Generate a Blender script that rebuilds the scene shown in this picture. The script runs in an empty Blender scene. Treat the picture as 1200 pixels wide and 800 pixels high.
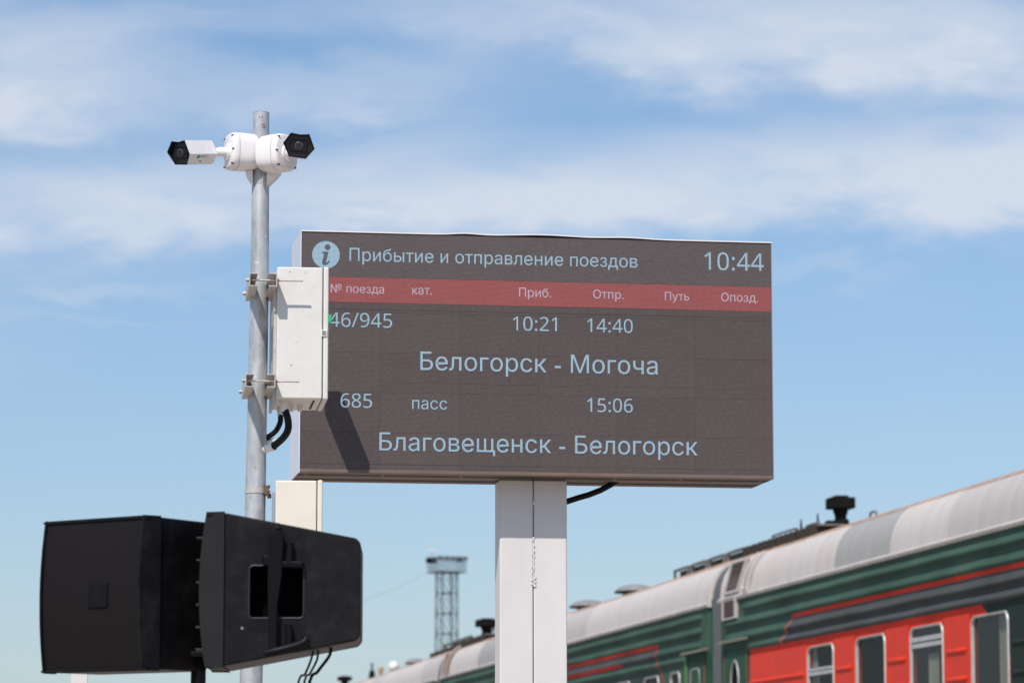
import bpy, math, random
from math import sin, cos, radians, pi, sqrt
from mathutils import Vector, Matrix
from mathutils.geometry import tessellate_polygon

random.seed(7)
sc = bpy.context.scene
COL = sc.collection

# ------------------------------------------------------------------ camera
EYE = 1.45                     # camera height above the platform
PITCH = 0.1358                 # looking slightly upwards
F = 4000.0                     # focal length in pixels of a 1200 px wide picture
cd = bpy.data.cameras.new('camera'); cam = bpy.data.objects.new('camera', cd)
COL.objects.link(cam); sc.camera = cam
cd.sensor_width = 36.0; cd.lens = 120.0
cd.clip_start = 0.1; cd.clip_end = 20000
cam.location = (0, 0, EYE); cam.rotation_euler = (pi / 2 + PITCH, 0, 0)
cd.dof.use_dof = True; cd.dof.focus_distance = 13.2; cd.dof.aperture_fstop = 6.3
sc.render.resolution_x = 1024; sc.render.resolution_y = 682

# ------------------------------------------------------------------ sun and sky
LIGHT = Vector((0.408, 1.0, -1.344)).normalized()     # direction the sunlight travels
sun_d = bpy.data.lights.new('sun', 'SUN'); sun = bpy.data.objects.new('sun', sun_d)
COL.objects.link(sun)
sun_d.energy = 4.2; sun_d.angle = radians(0.53); sun_d.color = (1.0, 0.955, 0.9)
sun.rotation_euler = LIGHT.to_track_quat('-Z', 'Y').to_euler(); sun.location = (-4, -10, 14)

w = bpy.data.worlds.new('World'); sc.world = w; w.use_nodes = True
nt = w.node_tree; nt.nodes.clear()
def N(t, **k):
    n = nt.nodes.new(t)
    for a, v in k.items(): setattr(n, a, v)
    return n
def wire(s, d): nt.links.new(s, d)
def wm(op, a, b=None, c=None):
    n = nt.nodes.new('ShaderNodeMath'); n.operation = op
    for i, v in enumerate((a, b, c)):
        if v is None: continue
        if isinstance(v, (int, float)): n.inputs[i].default_value = v
        else: nt.links.new(v, n.inputs[i])
    return n.outputs[0]
sky = N('ShaderNodeTexSky', sky_type='NISHITA'); sky.sun_disc = False
sky.sun_elevation = math.asin(-LIGHT.z); sky.sun_rotation = math.atan2(-LIGHT.x, -LIGHT.y)
sky.altitude = 150; sky.air_density = 1.0; sky.dust_density = 0.6; sky.ozone_density = 1.2
tc = N('ShaderNodeTexCoord'); sep = N('ShaderNodeSeparateXYZ'); wire(tc.outputs['Generated'], sep.inputs[0])
az = wm('ARCTAN2', sep.outputs['X'], sep.outputs['Y'])      # bearing, 0 along the platform view
el = wm('ARCSINE', wm('MAXIMUM', wm('MINIMUM', sep.outputs['Z'], 1.0), -1.0))
cmb = N('ShaderNodeCombineXYZ'); wire(az, cmb.inputs[0]); wire(wm('MULTIPLY', el, 2.6), cmb.inputs[1])
def noise(scale, detail, rough, off, dist=0.0):
    mp = N('ShaderNodeMapping'); mp.inputs['Location'].default_value = off
    wire(cmb.outputs[0], mp.inputs[0])
    n = N('ShaderNodeTexNoise'); n.inputs['Scale'].default_value = scale; n.inputs['Detail'].default_value = detail
    n.inputs['Roughness'].default_value = rough; n.inputs['Distortion'].default_value = dist
    wire(mp.outputs[0], n.inputs['Vector']); return n.outputs[0]
n_big = noise(7.0, 4, 0.5, (3.1, 1.7, 0)); n_mid = noise(16.0, 7, 0.55, (0.6, 4.2, 0), 0.35); n_fine = noise(55.0, 7, 0.6, (5, 2, 0), 0.4)
# bearing and height of the cloud banks, wobbled by noise so that their outlines fray
azw = wm('ADD', az, wm('MULTIPLY', wm('SUBTRACT', n_mid, 0.5), 0.05))
elw = wm('ADD', el, wm('ADD', wm('MULTIPLY', wm('SUBTRACT', n_mid, 0.5), 0.034), wm('MULTIPLY', wm('SUBTRACT', n_fine, 0.5), 0.008)))
def bank(px, py, sx, sy, amp, slope=0.0):
    """soft elongated cloud bank given by bearing/height (converted from degrees-like picture units)"""
    a0 = (px - 600) / F * 1.0; e0 = PITCH + (400 - py) / F
    u = wm('SUBTRACT', azw, a0); v = wm('SUBTRACT', wm('SUBTRACT', elw, e0), wm('MULTIPLY', u, slope))
    q = wm('ADD', wm('POWER', wm('DIVIDE', wm('ABSOLUTE', u), sx / F), 2.0), wm('POWER', wm('DIVIDE', wm('ABSOLUTE', v), sy / F), 3.4))
    return wm('MULTIPLY', wm('EXPONENT', wm('MULTIPLY', q, -1.0)), amp)
banks = [(960, 213, 330, 57, 0.86, 0.02), (1290, 210, 200, 60, 0.8, 0.0), (600, 236, 220, 44, 0.66, -0.02), (110, 250, 310, 54, 0.85, 0.04), (400, 262, 160, 36, 0.5, 0.0),
         (960, 40, 270, 62, 0.66, -0.06), (1180, 75, 190, 62, 0.45, -0.15), (640, 42, 190, 38, 0.7, -0.12), (1020, 105, 60, 40, 0.3, -0.4),
         (40, 90, 170, 58, 0.75, -0.1), (210, 30, 160, 20, 0.3, 0.1), (430, 105, 190, 34, 0.5, 0.02), (480, 170, 120, 26, 0.35, 0.15),
         (970, 314, 90, 8, 0.22, 0.03), (130, 338, 120, 10, 0.25, 0.0), (60, 372, 200, 6, 0.12, 0.0), (300, -120, 700, 90, 0.5, 0.1), (1000, -160, 600, 70, 0.5, -0.05),
         (-700, 160, 500, 60, 0.7, 0.03), (1900, 230, 420, 60, 0.7, -0.02)]
tot = None
for b in banks:
    g = bank(*b); tot = g if tot is None else wm('ADD', tot, g)
# thin high cloud elsewhere over the whole sky
hi = wm('MULTIPLY', wm('MAXIMUM', wm('SUBTRACT', n_big, 0.42), 0.0), wm('MINIMUM', wm('MAXIMUM', wm('MULTIPLY', wm('SUBTRACT', el, 0.09), 9.0), 0.0), 1.0))
tot = wm('ADD', tot, wm('MULTIPLY', hi, 1.2))
tex = wm('ADD', 0.72, wm('ADD', wm('MULTIPLY', wm('SUBTRACT', n_fine, 0.5), 0.45), wm('MULTIPLY', wm('SUBTRACT', n_mid, 0.5), 1.25)))
mask = wm('MINIMUM', wm('MAXIMUM', wm('MULTIPLY', tot, tex), 0.0), 0.86)
# slight whitening of the air towards the horizon
hz = wm('MULTIPLY', wm('EXPONENT', wm('MULTIPLY', wm('MAXIMUM', el, 0.0), -11.0)), 0.42)
STR = 0.11
tint = N('ShaderNodeMix', data_type='RGBA', blend_type='MULTIPLY'); tint.inputs[0].default_value = 1.0
wire(sky.outputs[0], tint.inputs[6])
tg = N('ShaderNodeMix', data_type='RGBA'); tg.inputs[6].default_value = (0.76, 0.855, 1.01, 1); tg.inputs[7].default_value = (0.79, 0.965, 1.11, 1)
wire(wm('MINIMUM', wm('MAXIMUM', wm('MULTIPLY', wm('SUBTRACT', el, 0.06), 6.0), 0.0), 1.0), tg.inputs[0]); wire(tg.outputs[2], tint.inputs[7])
m1 = N('ShaderNodeMix', data_type='RGBA'); wire(hz, m1.inputs[0]); wire(tint.outputs[2], m1.inputs[6]); m1.inputs[7].default_value = (0.49 / STR, 0.59 / STR, 0.70 / STR, 1)
m2 = N('ShaderNodeMix', data_type='RGBA'); wire(mask, m2.inputs[0]); wire(m1.outputs[2], m2.inputs[6]); m2.inputs[7].default_value = (0.70 / STR, 0.75 / STR, 0.84 / STR, 1)
bg = N('ShaderNodeBackground'); bg.inputs[1].default_value = STR; wire(m2.outputs[2], bg.inputs[0])
ow = N('ShaderNodeOutputWorld'); wire(bg.outputs[0], ow.inputs[0])

sc.view_settings.view_transform = 'Standard'; sc.view_settings.look = 'None'
sc.view_settings.exposure = 0.0; sc.view_settings.gamma = 1.0; sc.view_settings.use_curve_mapping = False

GLYPHS = {"-":[323,[[[283,267],[40,267],[40,174],[283,174]]]],".":[219,[[[109,111],[79,103],[57,81],[49,51],[57,21],[79,-1],[109,-9],[139,-1],[161,21],[169,51],[161,81],[139,103]]]],"/":[371,[[[361,714],[96,0],[10,0],[275,714]]]],"0":[572,[[[522,358],[521,302],[517,250],[510,203],[500,160],[486,121],[469,87],[447,59],[422,34],[394,15],[361,1],[325,-7],[285,-10],[234,-5],[191,10],[152,34],[121,67],[95,110],[75,161],[60,219],[52,285],[49,358],[51,431],[60,497],[72,556],[91,606],[116,648],[148,682],[186,705],[232,720],[285,724],[335,720],[379,705],[417,682],[450,648],[476,606],[497,556],[511,497],[520,431]],[[137,358],[138,297],[143,242],[151,194],[163,156],[178,122],[198,97],[222,80],[252,69],[285,65],[319,69],[348,80],[371,97],[391,122],[406,155],[419,194],[427,242],[432,297],[434,358],[432,419],[427,474],[419,520],[406,560],[391,592],[371,617],[348,636],[319,646],[285,649],[252,646],[222,636],[198,617],[178,592],[163,560],[151,520],[143,474],[138,419]]]],"1":[572,[[[355,0],[269,0],[269,547],[273,622],[244,594],[135,505],[88,563],[282,714],[355,714]]]],"2":[572,[[[520,0],[47,0],[47,74],[269,297],[349,385],[368,412],[393,469],[399,497],[401,528],[396,565],[385,594],[366,618],[340,636],[310,646],[275,648],[242,647],[211,641],[183,631],[130,601],[103,581],[56,639],[117,683],[164,704],[217,719],[275,724],[318,722],[355,713],[390,700],[419,683],[444,662],[464,636],[479,604],[487,571],[491,533],[489,497],[481,462],[450,396],[429,364],[375,300],[308,231],[160,83],[160,80],[520,80]]]],"4":[572,[[[552,162],[447,162],[447,0],[363,0],[363,162],[21,162],[21,237],[356,718],[447,718],[447,241],[552,241]],[[363,513],[368,623],[344,583],[336,568],[328,556],[320,546],[107,241],[363,241]]]],"5":[572,[[[322,435],[364,426],[401,412],[435,394],[462,370],[485,341],[501,308],[511,270],[515,228],[511,181],[501,138],[482,101],[459,67],[427,40],[391,19],[349,2],[302,-6],[248,-10],[212,-9],[145,0],[113,7],[64,29],[64,112],[88,98],[151,77],[217,66],[283,67],[314,72],[341,81],[386,111],[403,132],[415,157],[422,186],[425,219],[420,262],[405,298],[381,327],[348,348],[303,360],[245,364],[182,359],[123,349],[80,376],[107,714],[465,714],[465,633],[182,633],[164,426],[231,436],[252,437]]]],"6":[572,[[[55,305],[59,386],[71,466],[80,503],[93,540],[108,574],[128,606],[151,636],[178,660],[209,683],[244,700],[284,713],[330,720],[381,724],[459,718],[470,714],[470,639],[414,651],[384,652],[340,649],[302,642],[269,628],[241,612],[216,591],[197,566],[167,507],[151,439],[143,363],[187,406],[222,427],[265,442],[318,446],[358,444],[394,435],[426,421],[455,401],[479,378],[498,348],[513,313],[522,274],[525,229],[522,183],[512,140],[497,102],[476,69],[450,41],[419,19],[383,2],[343,-6],[298,-10],[264,-7],[233,-1],[203,9],[174,24],[148,44],[126,67],[105,95],[87,128],[74,166],[64,207],[57,254]],[[297,64],[336,69],[370,82],[399,105],[420,136],[434,178],[437,229],[434,272],[422,308],[404,338],[376,360],[341,374],[300,378],[243,369],[218,358],[196,344],[178,328],[152,289],[143,247],[148,203],[161,161],[182,123],[212,92],[250,71]]]],"8":[572,[[[285,724],[325,722],[363,715],[396,704],[425,689],[451,670],[471,647],[486,619],[496,588],[497,525],[491,500],[480,477],[450,439],[410,405],[363,378],[417,348],[465,312],[485,292],[512,244],[520,216],[522,184],[518,147],[508,112],[492,81],[471,55],[444,32],[411,14],[374,1],[333,-7],[288,-10],[239,-7],[196,0],[157,12],[125,30],[97,52],[76,79],[61,108],[52,143],[49,182],[51,213],[59,242],[70,267],[102,310],[123,329],[172,360],[197,373],[153,401],[116,436],[88,477],[74,526],[72,553],[75,588],[85,619],[100,646],[121,669],[146,688],[176,704],[245,722]],[[135,181],[140,148],[151,120],[172,95],[201,75],[239,64],[285,60],[330,64],[368,75],[398,95],[419,120],[431,150],[436,184],[434,207],[417,245],[404,263],[365,293],[315,319],[270,336],[217,310],[177,280],[162,264],[142,227]],[[284,653],[249,649],[219,641],[193,626],[173,606],[162,581],[158,550],[160,526],[176,487],[204,457],[265,422],[289,411],[351,445],[369,457],[395,489],[405,506],[411,550],[408,581],[396,606],[376,626],[351,641],[320,649]]]],"9":[572,[[[520,409],[516,328],[505,248],[495,209],[482,173],[466,140],[446,107],[424,79],[396,52],[365,31],[330,14],[289,0],[243,-7],[178,-10],[102,0],[102,75],[174,62],[234,65],[272,72],[305,85],[334,102],[358,123],[378,147],[408,206],[424,275],[429,312],[431,350],[386,308],[351,287],[308,272],[254,267],[216,269],[179,278],[147,293],[118,312],[95,336],[76,366],[61,400],[52,439],[50,482],[54,531],[62,573],[79,612],[100,644],[126,673],[158,694],[194,710],[234,720],[278,724],[312,722],[343,715],[373,704],[401,689],[450,646],[470,617],[487,584],[501,547],[511,506],[517,460]],[[278,649],[239,646],[206,632],[177,608],[155,577],[141,535],[137,484],[141,441],[152,405],[171,375],[197,354],[232,340],[274,335],[331,344],[379,369],[411,405],[429,446],[430,489],[421,531],[404,572],[379,607],[345,633],[324,643]]]],":":[268,[[[74,76],[90,106],[117,120],[150,120],[177,106],[188,93],[196,54],[188,15],[164,-7],[133,-14],[102,-7],[80,15],[74,32]],[[74,505],[90,535],[117,548],[150,548],[177,535],[188,522],[194,505],[194,460],[188,442],[164,421],[133,414],[102,421],[80,442],[74,460]]]],"Б":[642,[[[86,0],[86,728],[521,728],[521,646],[178,646],[178,422],[346,422],[393,419],[436,411],[474,397],[507,378],[535,354],[558,326],[574,293],[584,256],[587,215],[584,173],[574,135],[558,101],[536,71],[508,47],[475,27],[436,12],[393,3],[346,0]],[[178,81],[344,81],[389,85],[427,97],[457,116],[479,143],[493,176],[497,216],[493,253],[479,284],[457,309],[427,327],[389,338],[344,342],[178,342]]]],"М":[898,[[[86,0],[86,728],[217,728],[447,120],[681,728],[812,728],[812,0],[723,0],[723,610],[489,0],[409,0],[172,610],[172,0]]]],"О":[762,[[[382,-10],[322,-5],[266,10],[215,36],[170,70],[131,113],[100,165],[77,224],[63,290],[58,363],[63,437],[77,503],[100,562],[131,614],[170,657],[215,692],[266,717],[322,732],[382,737],[442,732],[498,717],[549,692],[594,657],[632,614],[664,562],[687,503],[700,437],[705,363],[700,290],[687,224],[664,165],[632,113],[594,70],[549,36],[498,10],[442,-5]],[[382,76],[424,80],[463,91],[500,109],[533,134],[561,167],[584,207],[601,253],[612,305],[615,363],[612,422],[601,475],[584,522],[561,561],[533,594],[500,619],[463,637],[424,648],[382,652],[339,648],[300,637],[263,619],[230,593],[202,560],[179,521],[162,475],[151,422],[148,363],[151,305],[162,253],[179,207],[202,167],[230,135],[263,109],[300,91],[339,80]]]],"П":[739,[[[653,728],[653,0],[561,0],[561,646],[178,646],[178,0],[86,0],[86,728]]]],"а":[556,[[[195,-10],[164,-4],[135,7],[109,22],[87,41],[68,64],[54,90],[46,120],[43,154],[45,183],[51,209],[75,248],[111,276],[155,295],[230,311],[353,327],[388,343],[394,367],[388,408],[372,439],[343,461],[303,472],[255,472],[214,461],[181,442],[149,405],[143,392],[59,417],[73,447],[91,473],[136,513],[162,527],[219,544],[277,550],[342,543],[387,527],[409,516],[446,481],[461,458],[472,430],[479,397],[481,359],[481,0],[396,0],[396,74],[345,22],[308,2],[258,-11]],[[274,67],[302,73],[346,98],[377,134],[392,175],[394,197],[394,271],[346,254],[231,237],[193,227],[161,210],[139,186],[131,150],[137,117],[156,91],[203,69],[223,66]]]],"б":[588,[[[297,-12],[252,-8],[210,3],[171,22],[136,47],[107,79],[82,117],[64,161],[53,210],[49,283],[53,386],[66,470],[76,506],[89,537],[105,565],[123,589],[169,626],[228,652],[300,666],[361,671],[401,684],[419,716],[420,728],[499,728],[492,679],[472,642],[455,627],[408,607],[377,600],[295,591],[255,584],[222,573],[194,558],[171,537],[153,510],[139,476],[128,432],[123,380],[150,427],[168,449],[213,485],[239,500],[267,511],[296,518],[327,520],[366,516],[402,505],[435,486],[465,460],[490,429],[512,392],[527,351],[537,307],[540,259],[537,209],[526,163],[509,121],[485,83],[456,51],[422,24],[384,4],[342,-8]],[[298,65],[329,68],[356,75],[381,88],[402,106],[419,127],[434,154],[444,184],[450,218],[452,255],[450,292],[435,355],[421,381],[404,403],[384,420],[360,433],[332,440],[302,443],[271,440],[242,432],[216,419],[192,400],[173,378],[158,351],[146,321],[139,287],[137,251],[139,216],[145,184],[156,155],[171,129],[189,107],[212,89],[237,76],[266,68]]]],"в":[560,[[[75,0],[75,542],[298,542],[353,538],[400,525],[439,503],[468,474],[485,439],[491,398],[488,368],[479,343],[463,323],[442,306],[416,294],[386,285],[426,274],[464,251],[494,218],[510,173],[510,119],[491,71],[453,33],[429,19],[400,8],[368,2],[332,0]],[[158,80],[332,80],[359,82],[399,100],[412,115],[422,154],[412,201],[399,219],[381,232],[359,239],[332,242],[158,242]],[[158,315],[298,315],[329,317],[355,324],[376,335],[391,350],[400,369],[403,391],[400,412],[391,430],[354,455],[328,461],[298,463],[158,463]]]],"г":[434,[[[414,542],[414,462],[163,462],[163,0],[75,0],[75,542]]]],"д":[610,[[[19,-157],[19,81],[63,81],[100,132],[119,186],[133,262],[140,330],[158,542],[509,542],[509,81],[592,81],[592,-157],[505,-157],[505,0],[106,0],[106,-157]],[[163,81],[422,81],[422,462],[237,462],[225,330],[212,226],[204,181],[193,142],[179,109]]]],"е":[577,[[[303,-12],[253,-8],[207,4],[167,24],[132,50],[103,83],[80,122],[63,165],[52,214],[49,267],[52,321],[62,370],[79,415],[102,454],[130,487],[165,514],[203,534],[246,546],[293,550],[352,543],[380,535],[407,523],[457,488],[478,464],[496,436],[511,403],[522,366],[529,324],[531,242],[107,242],[107,316],[483,316],[443,289],[441,324],[426,384],[413,409],[396,431],[376,449],[351,462],[324,469],[293,472],[262,469],[234,461],[209,448],[170,410],[145,359],[137,302],[139,216],[146,182],[158,152],[174,126],[193,105],[216,88],[242,76],[272,68],[325,67],[363,76],[395,92],[420,118],[437,151],[522,130],[512,103],[498,78],[480,56],[458,36],[404,6],[373,-4],[339,-10]]]],"з":[491,[[[245,-6],[209,-4],[176,2],[145,12],[117,25],[93,41],[73,61],[58,84],[49,109],[45,136],[134,136],[150,102],[168,88],[216,70],[245,68],[276,71],[302,79],[325,93],[342,111],[353,132],[356,155],[352,180],[341,202],[323,220],[298,234],[268,242],[197,245],[197,310],[262,313],[288,320],[310,333],[327,350],[338,371],[341,395],[338,418],[329,438],[315,455],[296,468],[247,478],[221,476],[196,469],[156,442],[145,423],[141,402],[57,402],[60,430],[69,456],[84,479],[126,517],[153,531],[183,541],[214,547],[248,549],[282,547],[314,540],[342,529],[367,513],[404,474],[424,426],[426,399],[423,369],[413,343],[397,321],[375,303],[322,278],[360,269],[391,255],[416,235],[433,210],[444,181],[447,149],[444,120],[435,93],[421,69],[402,47],[378,29],[350,14],[318,3],[283,-4]]]],"и":[587,[[[512,0],[424,0],[424,393],[418,393],[159,0],[75,0],[75,542],[163,542],[163,148],[168,148],[429,542],[512,542]]]],"к":[538,[[[75,0],[75,542],[163,542],[163,308],[218,308],[412,542],[523,542],[305,280],[526,0],[415,0],[239,227],[163,227],[163,0]]]],"л":[572,[[[9,0],[9,81],[57,85],[88,108],[102,140],[112,190],[118,258],[130,542],[498,542],[498,0],[410,0],[410,462],[213,462],[205,271],[201,214],[194,164],[185,121],[172,84],[155,53],[135,30],[109,13],[77,3]]]],"н":[584,[[[441,319],[441,238],[142,238],[142,319]],[[163,542],[163,0],[75,0],[75,542]],[[509,542],[509,0],[421,0],[421,542]]]],"о":[593,[[[296,-12],[249,-8],[206,4],[167,24],[132,50],[103,83],[80,122],[63,166],[52,215],[49,268],[52,322],[63,372],[80,416],[103,455],[132,488],[167,515],[206,534],[249,546],[296,550],[344,546],[388,534],[427,515],[462,488],[491,455],[514,416],[531,372],[542,322],[545,268],[542,215],[531,166],[514,122],[491,83],[462,50],[427,24],[388,4],[344,-8]],[[296,66],[331,69],[361,78],[387,94],[408,115],[426,139],[440,168],[455,233],[457,268],[455,304],[440,370],[426,398],[408,423],[387,444],[361,460],[331,469],[296,472],[263,469],[233,460],[208,444],[186,423],[168,398],[155,370],[140,304],[138,268],[140,233],[155,168],[168,139],[186,115],[208,94],[233,78],[263,69]]]],"п":[583,[[[508,542],[508,0],[421,0],[421,462],[163,462],[163,0],[75,0],[75,542]]]],"р":[606,[[[75,-204],[75,542],[160,542],[160,457],[177,468],[210,508],[245,533],[296,548],[328,550],[372,546],[412,535],[448,516],[480,489],[507,457],[529,418],[545,374],[555,324],[558,270],[555,215],[545,166],[529,121],[507,82],[480,49],[448,23],[412,4],[372,-8],[328,-12],[297,-10],[247,5],[211,30],[169,84],[163,84],[163,-204]],[[315,67],[347,70],[375,79],[400,94],[421,114],[438,138],[452,167],[461,199],[467,234],[469,271],[467,308],[452,374],[439,402],[422,426],[401,446],[376,460],[347,469],[315,472],[283,469],[255,461],[231,447],[209,427],[192,404],[179,376],[169,344],[163,309],[161,271],[163,232],[169,197],[179,165],[193,136],[210,113],[232,93],[256,79],[284,70]]]],"с":[565,[[[296,-12],[249,-8],[206,4],[167,24],[132,50],[103,83],[80,122],[63,166],[52,215],[49,268],[52,322],[63,372],[80,416],[103,455],[132,488],[167,515],[206,534],[249,546],[296,550],[347,545],[394,531],[436,509],[471,479],[499,441],[517,396],[433,375],[415,414],[386,445],[347,465],[296,472],[263,469],[233,460],[208,444],[186,423],[168,398],[155,370],[140,304],[138,268],[140,233],[155,168],[168,139],[186,115],[208,94],[233,78],[263,69],[314,67],[362,79],[399,104],[430,153],[435,167],[519,146],[501,100],[473,62],[438,31],[396,7],[348,-7]]]],"т":[464,[[[189,0],[189,464],[9,464],[9,542],[456,542],[456,464],[276,464],[276,0]]]],"у":[556,[[[68,-198],[88,-123],[134,-129],[162,-124],[186,-106],[206,-74],[232,-2],[25,542],[121,542],[236,222],[294,30],[263,30],[309,189],[320,222],[437,542],[531,542],[292,-83],[267,-133],[236,-170],[199,-195],[155,-206],[82,-203]]]],"ч":[573,[[[283,169],[224,175],[173,191],[132,220],[100,259],[81,309],[75,370],[75,542],[163,542],[163,370],[167,332],[178,302],[197,279],[222,263],[250,253],[283,250],[348,254],[407,267],[464,285],[464,204],[388,181],[328,171]],[[411,0],[411,542],[498,542],[498,0]]]],"щ":[832,[[[75,542],[163,542],[163,81],[365,81],[365,542],[453,542],[453,81],[655,81],[655,542],[743,542],[743,0],[75,0]],[[726,-156],[726,0],[689,0],[689,81],[814,81],[813,-156]]]],"ы":[730,[[[163,349],[307,349],[347,347],[383,339],[415,327],[442,310],[464,289],[482,266],[495,238],[502,209],[505,176],[502,144],[495,115],[482,87],[464,62],[442,41],[415,24],[383,10],[347,3],[307,0],[75,0],[75,542],[163,542]],[[163,81],[306,81],[337,84],[363,92],[386,107],[403,125],[414,147],[417,173],[414,199],[403,222],[386,242],[363,256],[337,265],[306,268],[163,268]],[[567,0],[567,542],[655,542],[655,0]]]],"ь":[554,[[[163,349],[307,349],[347,347],[383,339],[415,327],[442,310],[464,289],[482,266],[495,238],[502,209],[505,176],[502,144],[495,115],[482,87],[464,62],[442,41],[415,24],[383,10],[347,3],[307,0],[75,0],[75,542],[163,542]],[[163,81],[306,81],[337,84],[363,92],[386,107],[403,125],[414,147],[417,173],[414,199],[403,222],[386,242],[363,256],[337,265],[306,268],[163,268]]]],"№":[1088,[[[86,0],[86,728],[174,728],[499,173],[505,173],[505,728],[595,728],[595,0],[507,0],[185,550],[177,550],[177,0]],[[686,219],[686,293],[995,293],[995,219]],[[840,355],[807,357],[777,364],[750,376],[726,392],[706,412],[690,435],[678,462],[671,491],[669,570],[671,603],[678,632],[690,659],[705,682],[725,701],[749,717],[776,729],[806,736],[839,738],[873,736],[903,729],[930,717],[953,701],[972,682],[988,659],[999,632],[1006,603],[1008,523],[1006,491],[999,461],[988,435],[972,411],[953,392],[930,376],[903,364],[873,357]],[[840,427],[865,430],[886,439],[902,453],[913,472],[920,496],[922,570],[919,597],[912,620],[901,639],[885,653],[865,662],[839,665],[813,662],[792,653],[776,639],[764,620],[757,597],[755,523],[757,496],[764,472],[776,453],[792,439],[814,430]]]]," ":[278,[]],"J":[268,[[[88,728],[178,728],[178,30],[150,-120],[60,-190],[-30,-190],[-30,-115],[50,-110],[88,-20]]]],"B":[650,[[[86,0],[86,728],[350,728],[500,690],[550,560],[500,430],[430,390],[540,350],[587,215],[530,60],[400,0]],[[178,650],[178,425],[340,425],[440,460],[455,540],[430,625],[340,650]],[[178,345],[178,81],[360,81],[470,125],[495,210],[465,310],[360,345]]]],"L":[500,[[[86,0],[86,728],[178,728],[178,81],[480,81],[480,0]]]],"3":[572,[[[492,547],[491,516],[485,489],[475,464],[444,422],[424,406],[374,383],[345,376],[345,371],[398,361],[440,344],[472,318],[496,285],[510,247],[515,203],[511,163],[502,126],[486,92],[462,62],[434,37],[396,17],[353,2],[300,-7],[241,-10],[169,-6],[106,6],[75,16],[45,29],[45,111],[76,97],[142,76],[209,65],[242,64],[300,69],[346,81],[380,101],[404,130],[417,164],[422,204],[420,233],[412,257],[399,278],[381,294],[359,308],[330,318],[299,325],[263,329],[153,330],[153,406],[224,406],[260,408],[323,422],[366,451],[383,470],[394,491],[403,541],[399,573],[388,599],[368,621],[341,637],[310,647],[248,649],[183,637],[128,612],[93,589],[49,649],[76,669],[143,702],[183,714],[226,722],[272,724],[340,718],[395,702],[439,673],[469,637],[486,594]]]],"7":[572,[[[136,0],[429,633],[44,633],[44,714],[522,714],[522,646],[233,0]]]]}
# ------------------------------------------------------------------ helpers
CP, SP = cos(PITCH), sin(PITCH)
def at(px, py, Y):
    """point seen at picture position px, py (1200 x 800) standing Y metres down the platform"""
    u, v = (px - 600) / F, (400 - py) / F
    d = Vector((u, CP - v * SP, SP + v * CP)); d *= Y / d.y
    return Vector((d.x, d.y, d.z + EYE))

class MB:
    def __init__(s): s.v = []; s.f = []; s.m = []
    def add(s, vs, fs, mi=0):
        o = len(s.v); s.v += [tuple(p) for p in vs]; s.f += [tuple(i + o for i in f) for f in fs]; s.m += [mi] * len(fs); return s
    def box(s, x0, x1, y0, y1, z0, z1, mi=0, M=None):
        vs = [Vector((x, y, z)) for z in (z0, z1) for y in (y0, y1) for x in (x0, x1)]
        if M: vs = [M @ p for p in vs]
        return s.add(vs, [(0, 2, 3, 1), (4, 5, 7, 6), (0, 1, 5, 4), (2, 6, 7, 3), (0, 4, 6, 2), (1, 3, 7, 5)], mi)
    def tube(s, pts, r, n=12, mi=0, caps=True, closed=False):
        pts = [Vector(p) for p in pts]; rs = r if isinstance(r, (list, tuple)) else [r] * len(pts)
        vs = []; K = len(pts); prev = None
        for i, p in enumerate(pts):
            if closed: t = pts[(i + 1) % K] - pts[i - 1]
            else: t = pts[min(i + 1, K - 1)] - pts[max(i - 1, 0)]
            t.normalize()
            if prev is None:
                a = Vector((0, 0, 1)) if abs(t.z) < 0.9 else Vector((1, 0, 0))
                u = t.cross(a).normalized()
            else:
                u = (prev - t * prev.dot(t)).normalized()
            prev = u; q = t.cross(u)
            for k in range(n):
                an = 2 * pi * k / n; vs.append(p + (u * cos(an) + q * sin(an)) * rs[i])
        fs = []
        for i in range(K if closed else K - 1):
            j = (i + 1) % K
            for k in range(n):
                l = (k + 1) % n; fs.append((i * n + k, i * n + l, j * n + l, j * n + k))
        if caps and not closed:
            fs.append(tuple(reversed(range(n)))); fs.append(tuple((K - 1) * n + k for k in range(n)))
        return s.add(vs, fs, mi)
    def prism(s, poly, fn, a, b, mi=0):
        """extrude a 2-D outline from depth a to depth b; fn(u, v, depth) -> point"""
        n = len(poly); vs = [fn(u, v, a) for u, v in poly] + [fn(u, v, b) for u, v in poly]
        fs = [(i, (i + 1) % n, n + (i + 1) % n, n + i) for i in range(n)] + [tuple(reversed(range(n))), tuple(range(n, 2 * n))]
        return s.add(vs, fs, mi)
    def build(s, name, mats, parent=None, bevel=0.0, ang=38, seg=2, smooth=True):
        me = bpy.data.meshes.new(name); me.from_pydata(s.v, [], s.f)
        if not isinstance(mats, (list, tuple)): mats = [mats]
        for m in mats: me.materials.append(m)
        for p, i in zip(me.polygons, s.m): p.material_index = i
        me.validate()
        import bmesh
        bm = bmesh.new(); bm.from_mesh(me); bmesh.ops.recalc_face_normals(bm, faces=bm.faces); bm.to_mesh(me); bm.free()
        if smooth:
            me.polygons.foreach_set('use_smooth', [True] * len(me.polygons)); me.set_sharp_from_angle(angle=radians(ang))
        me.update()
        return link(name, me, parent, bevel, seg)

def link(name, me, parent=None, bevel=0.0, seg=2):
    o = bpy.data.objects.new(name, me); COL.objects.link(o)
    if parent: o.parent = parent
    if bevel:
        b = o.modifiers.new('bevel', 'BEVEL'); b.width = bevel; b.segments = seg; b.limit_method = 'ANGLE'; b.angle_limit = radians(35); b.harden_normals = True
    return o

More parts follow.
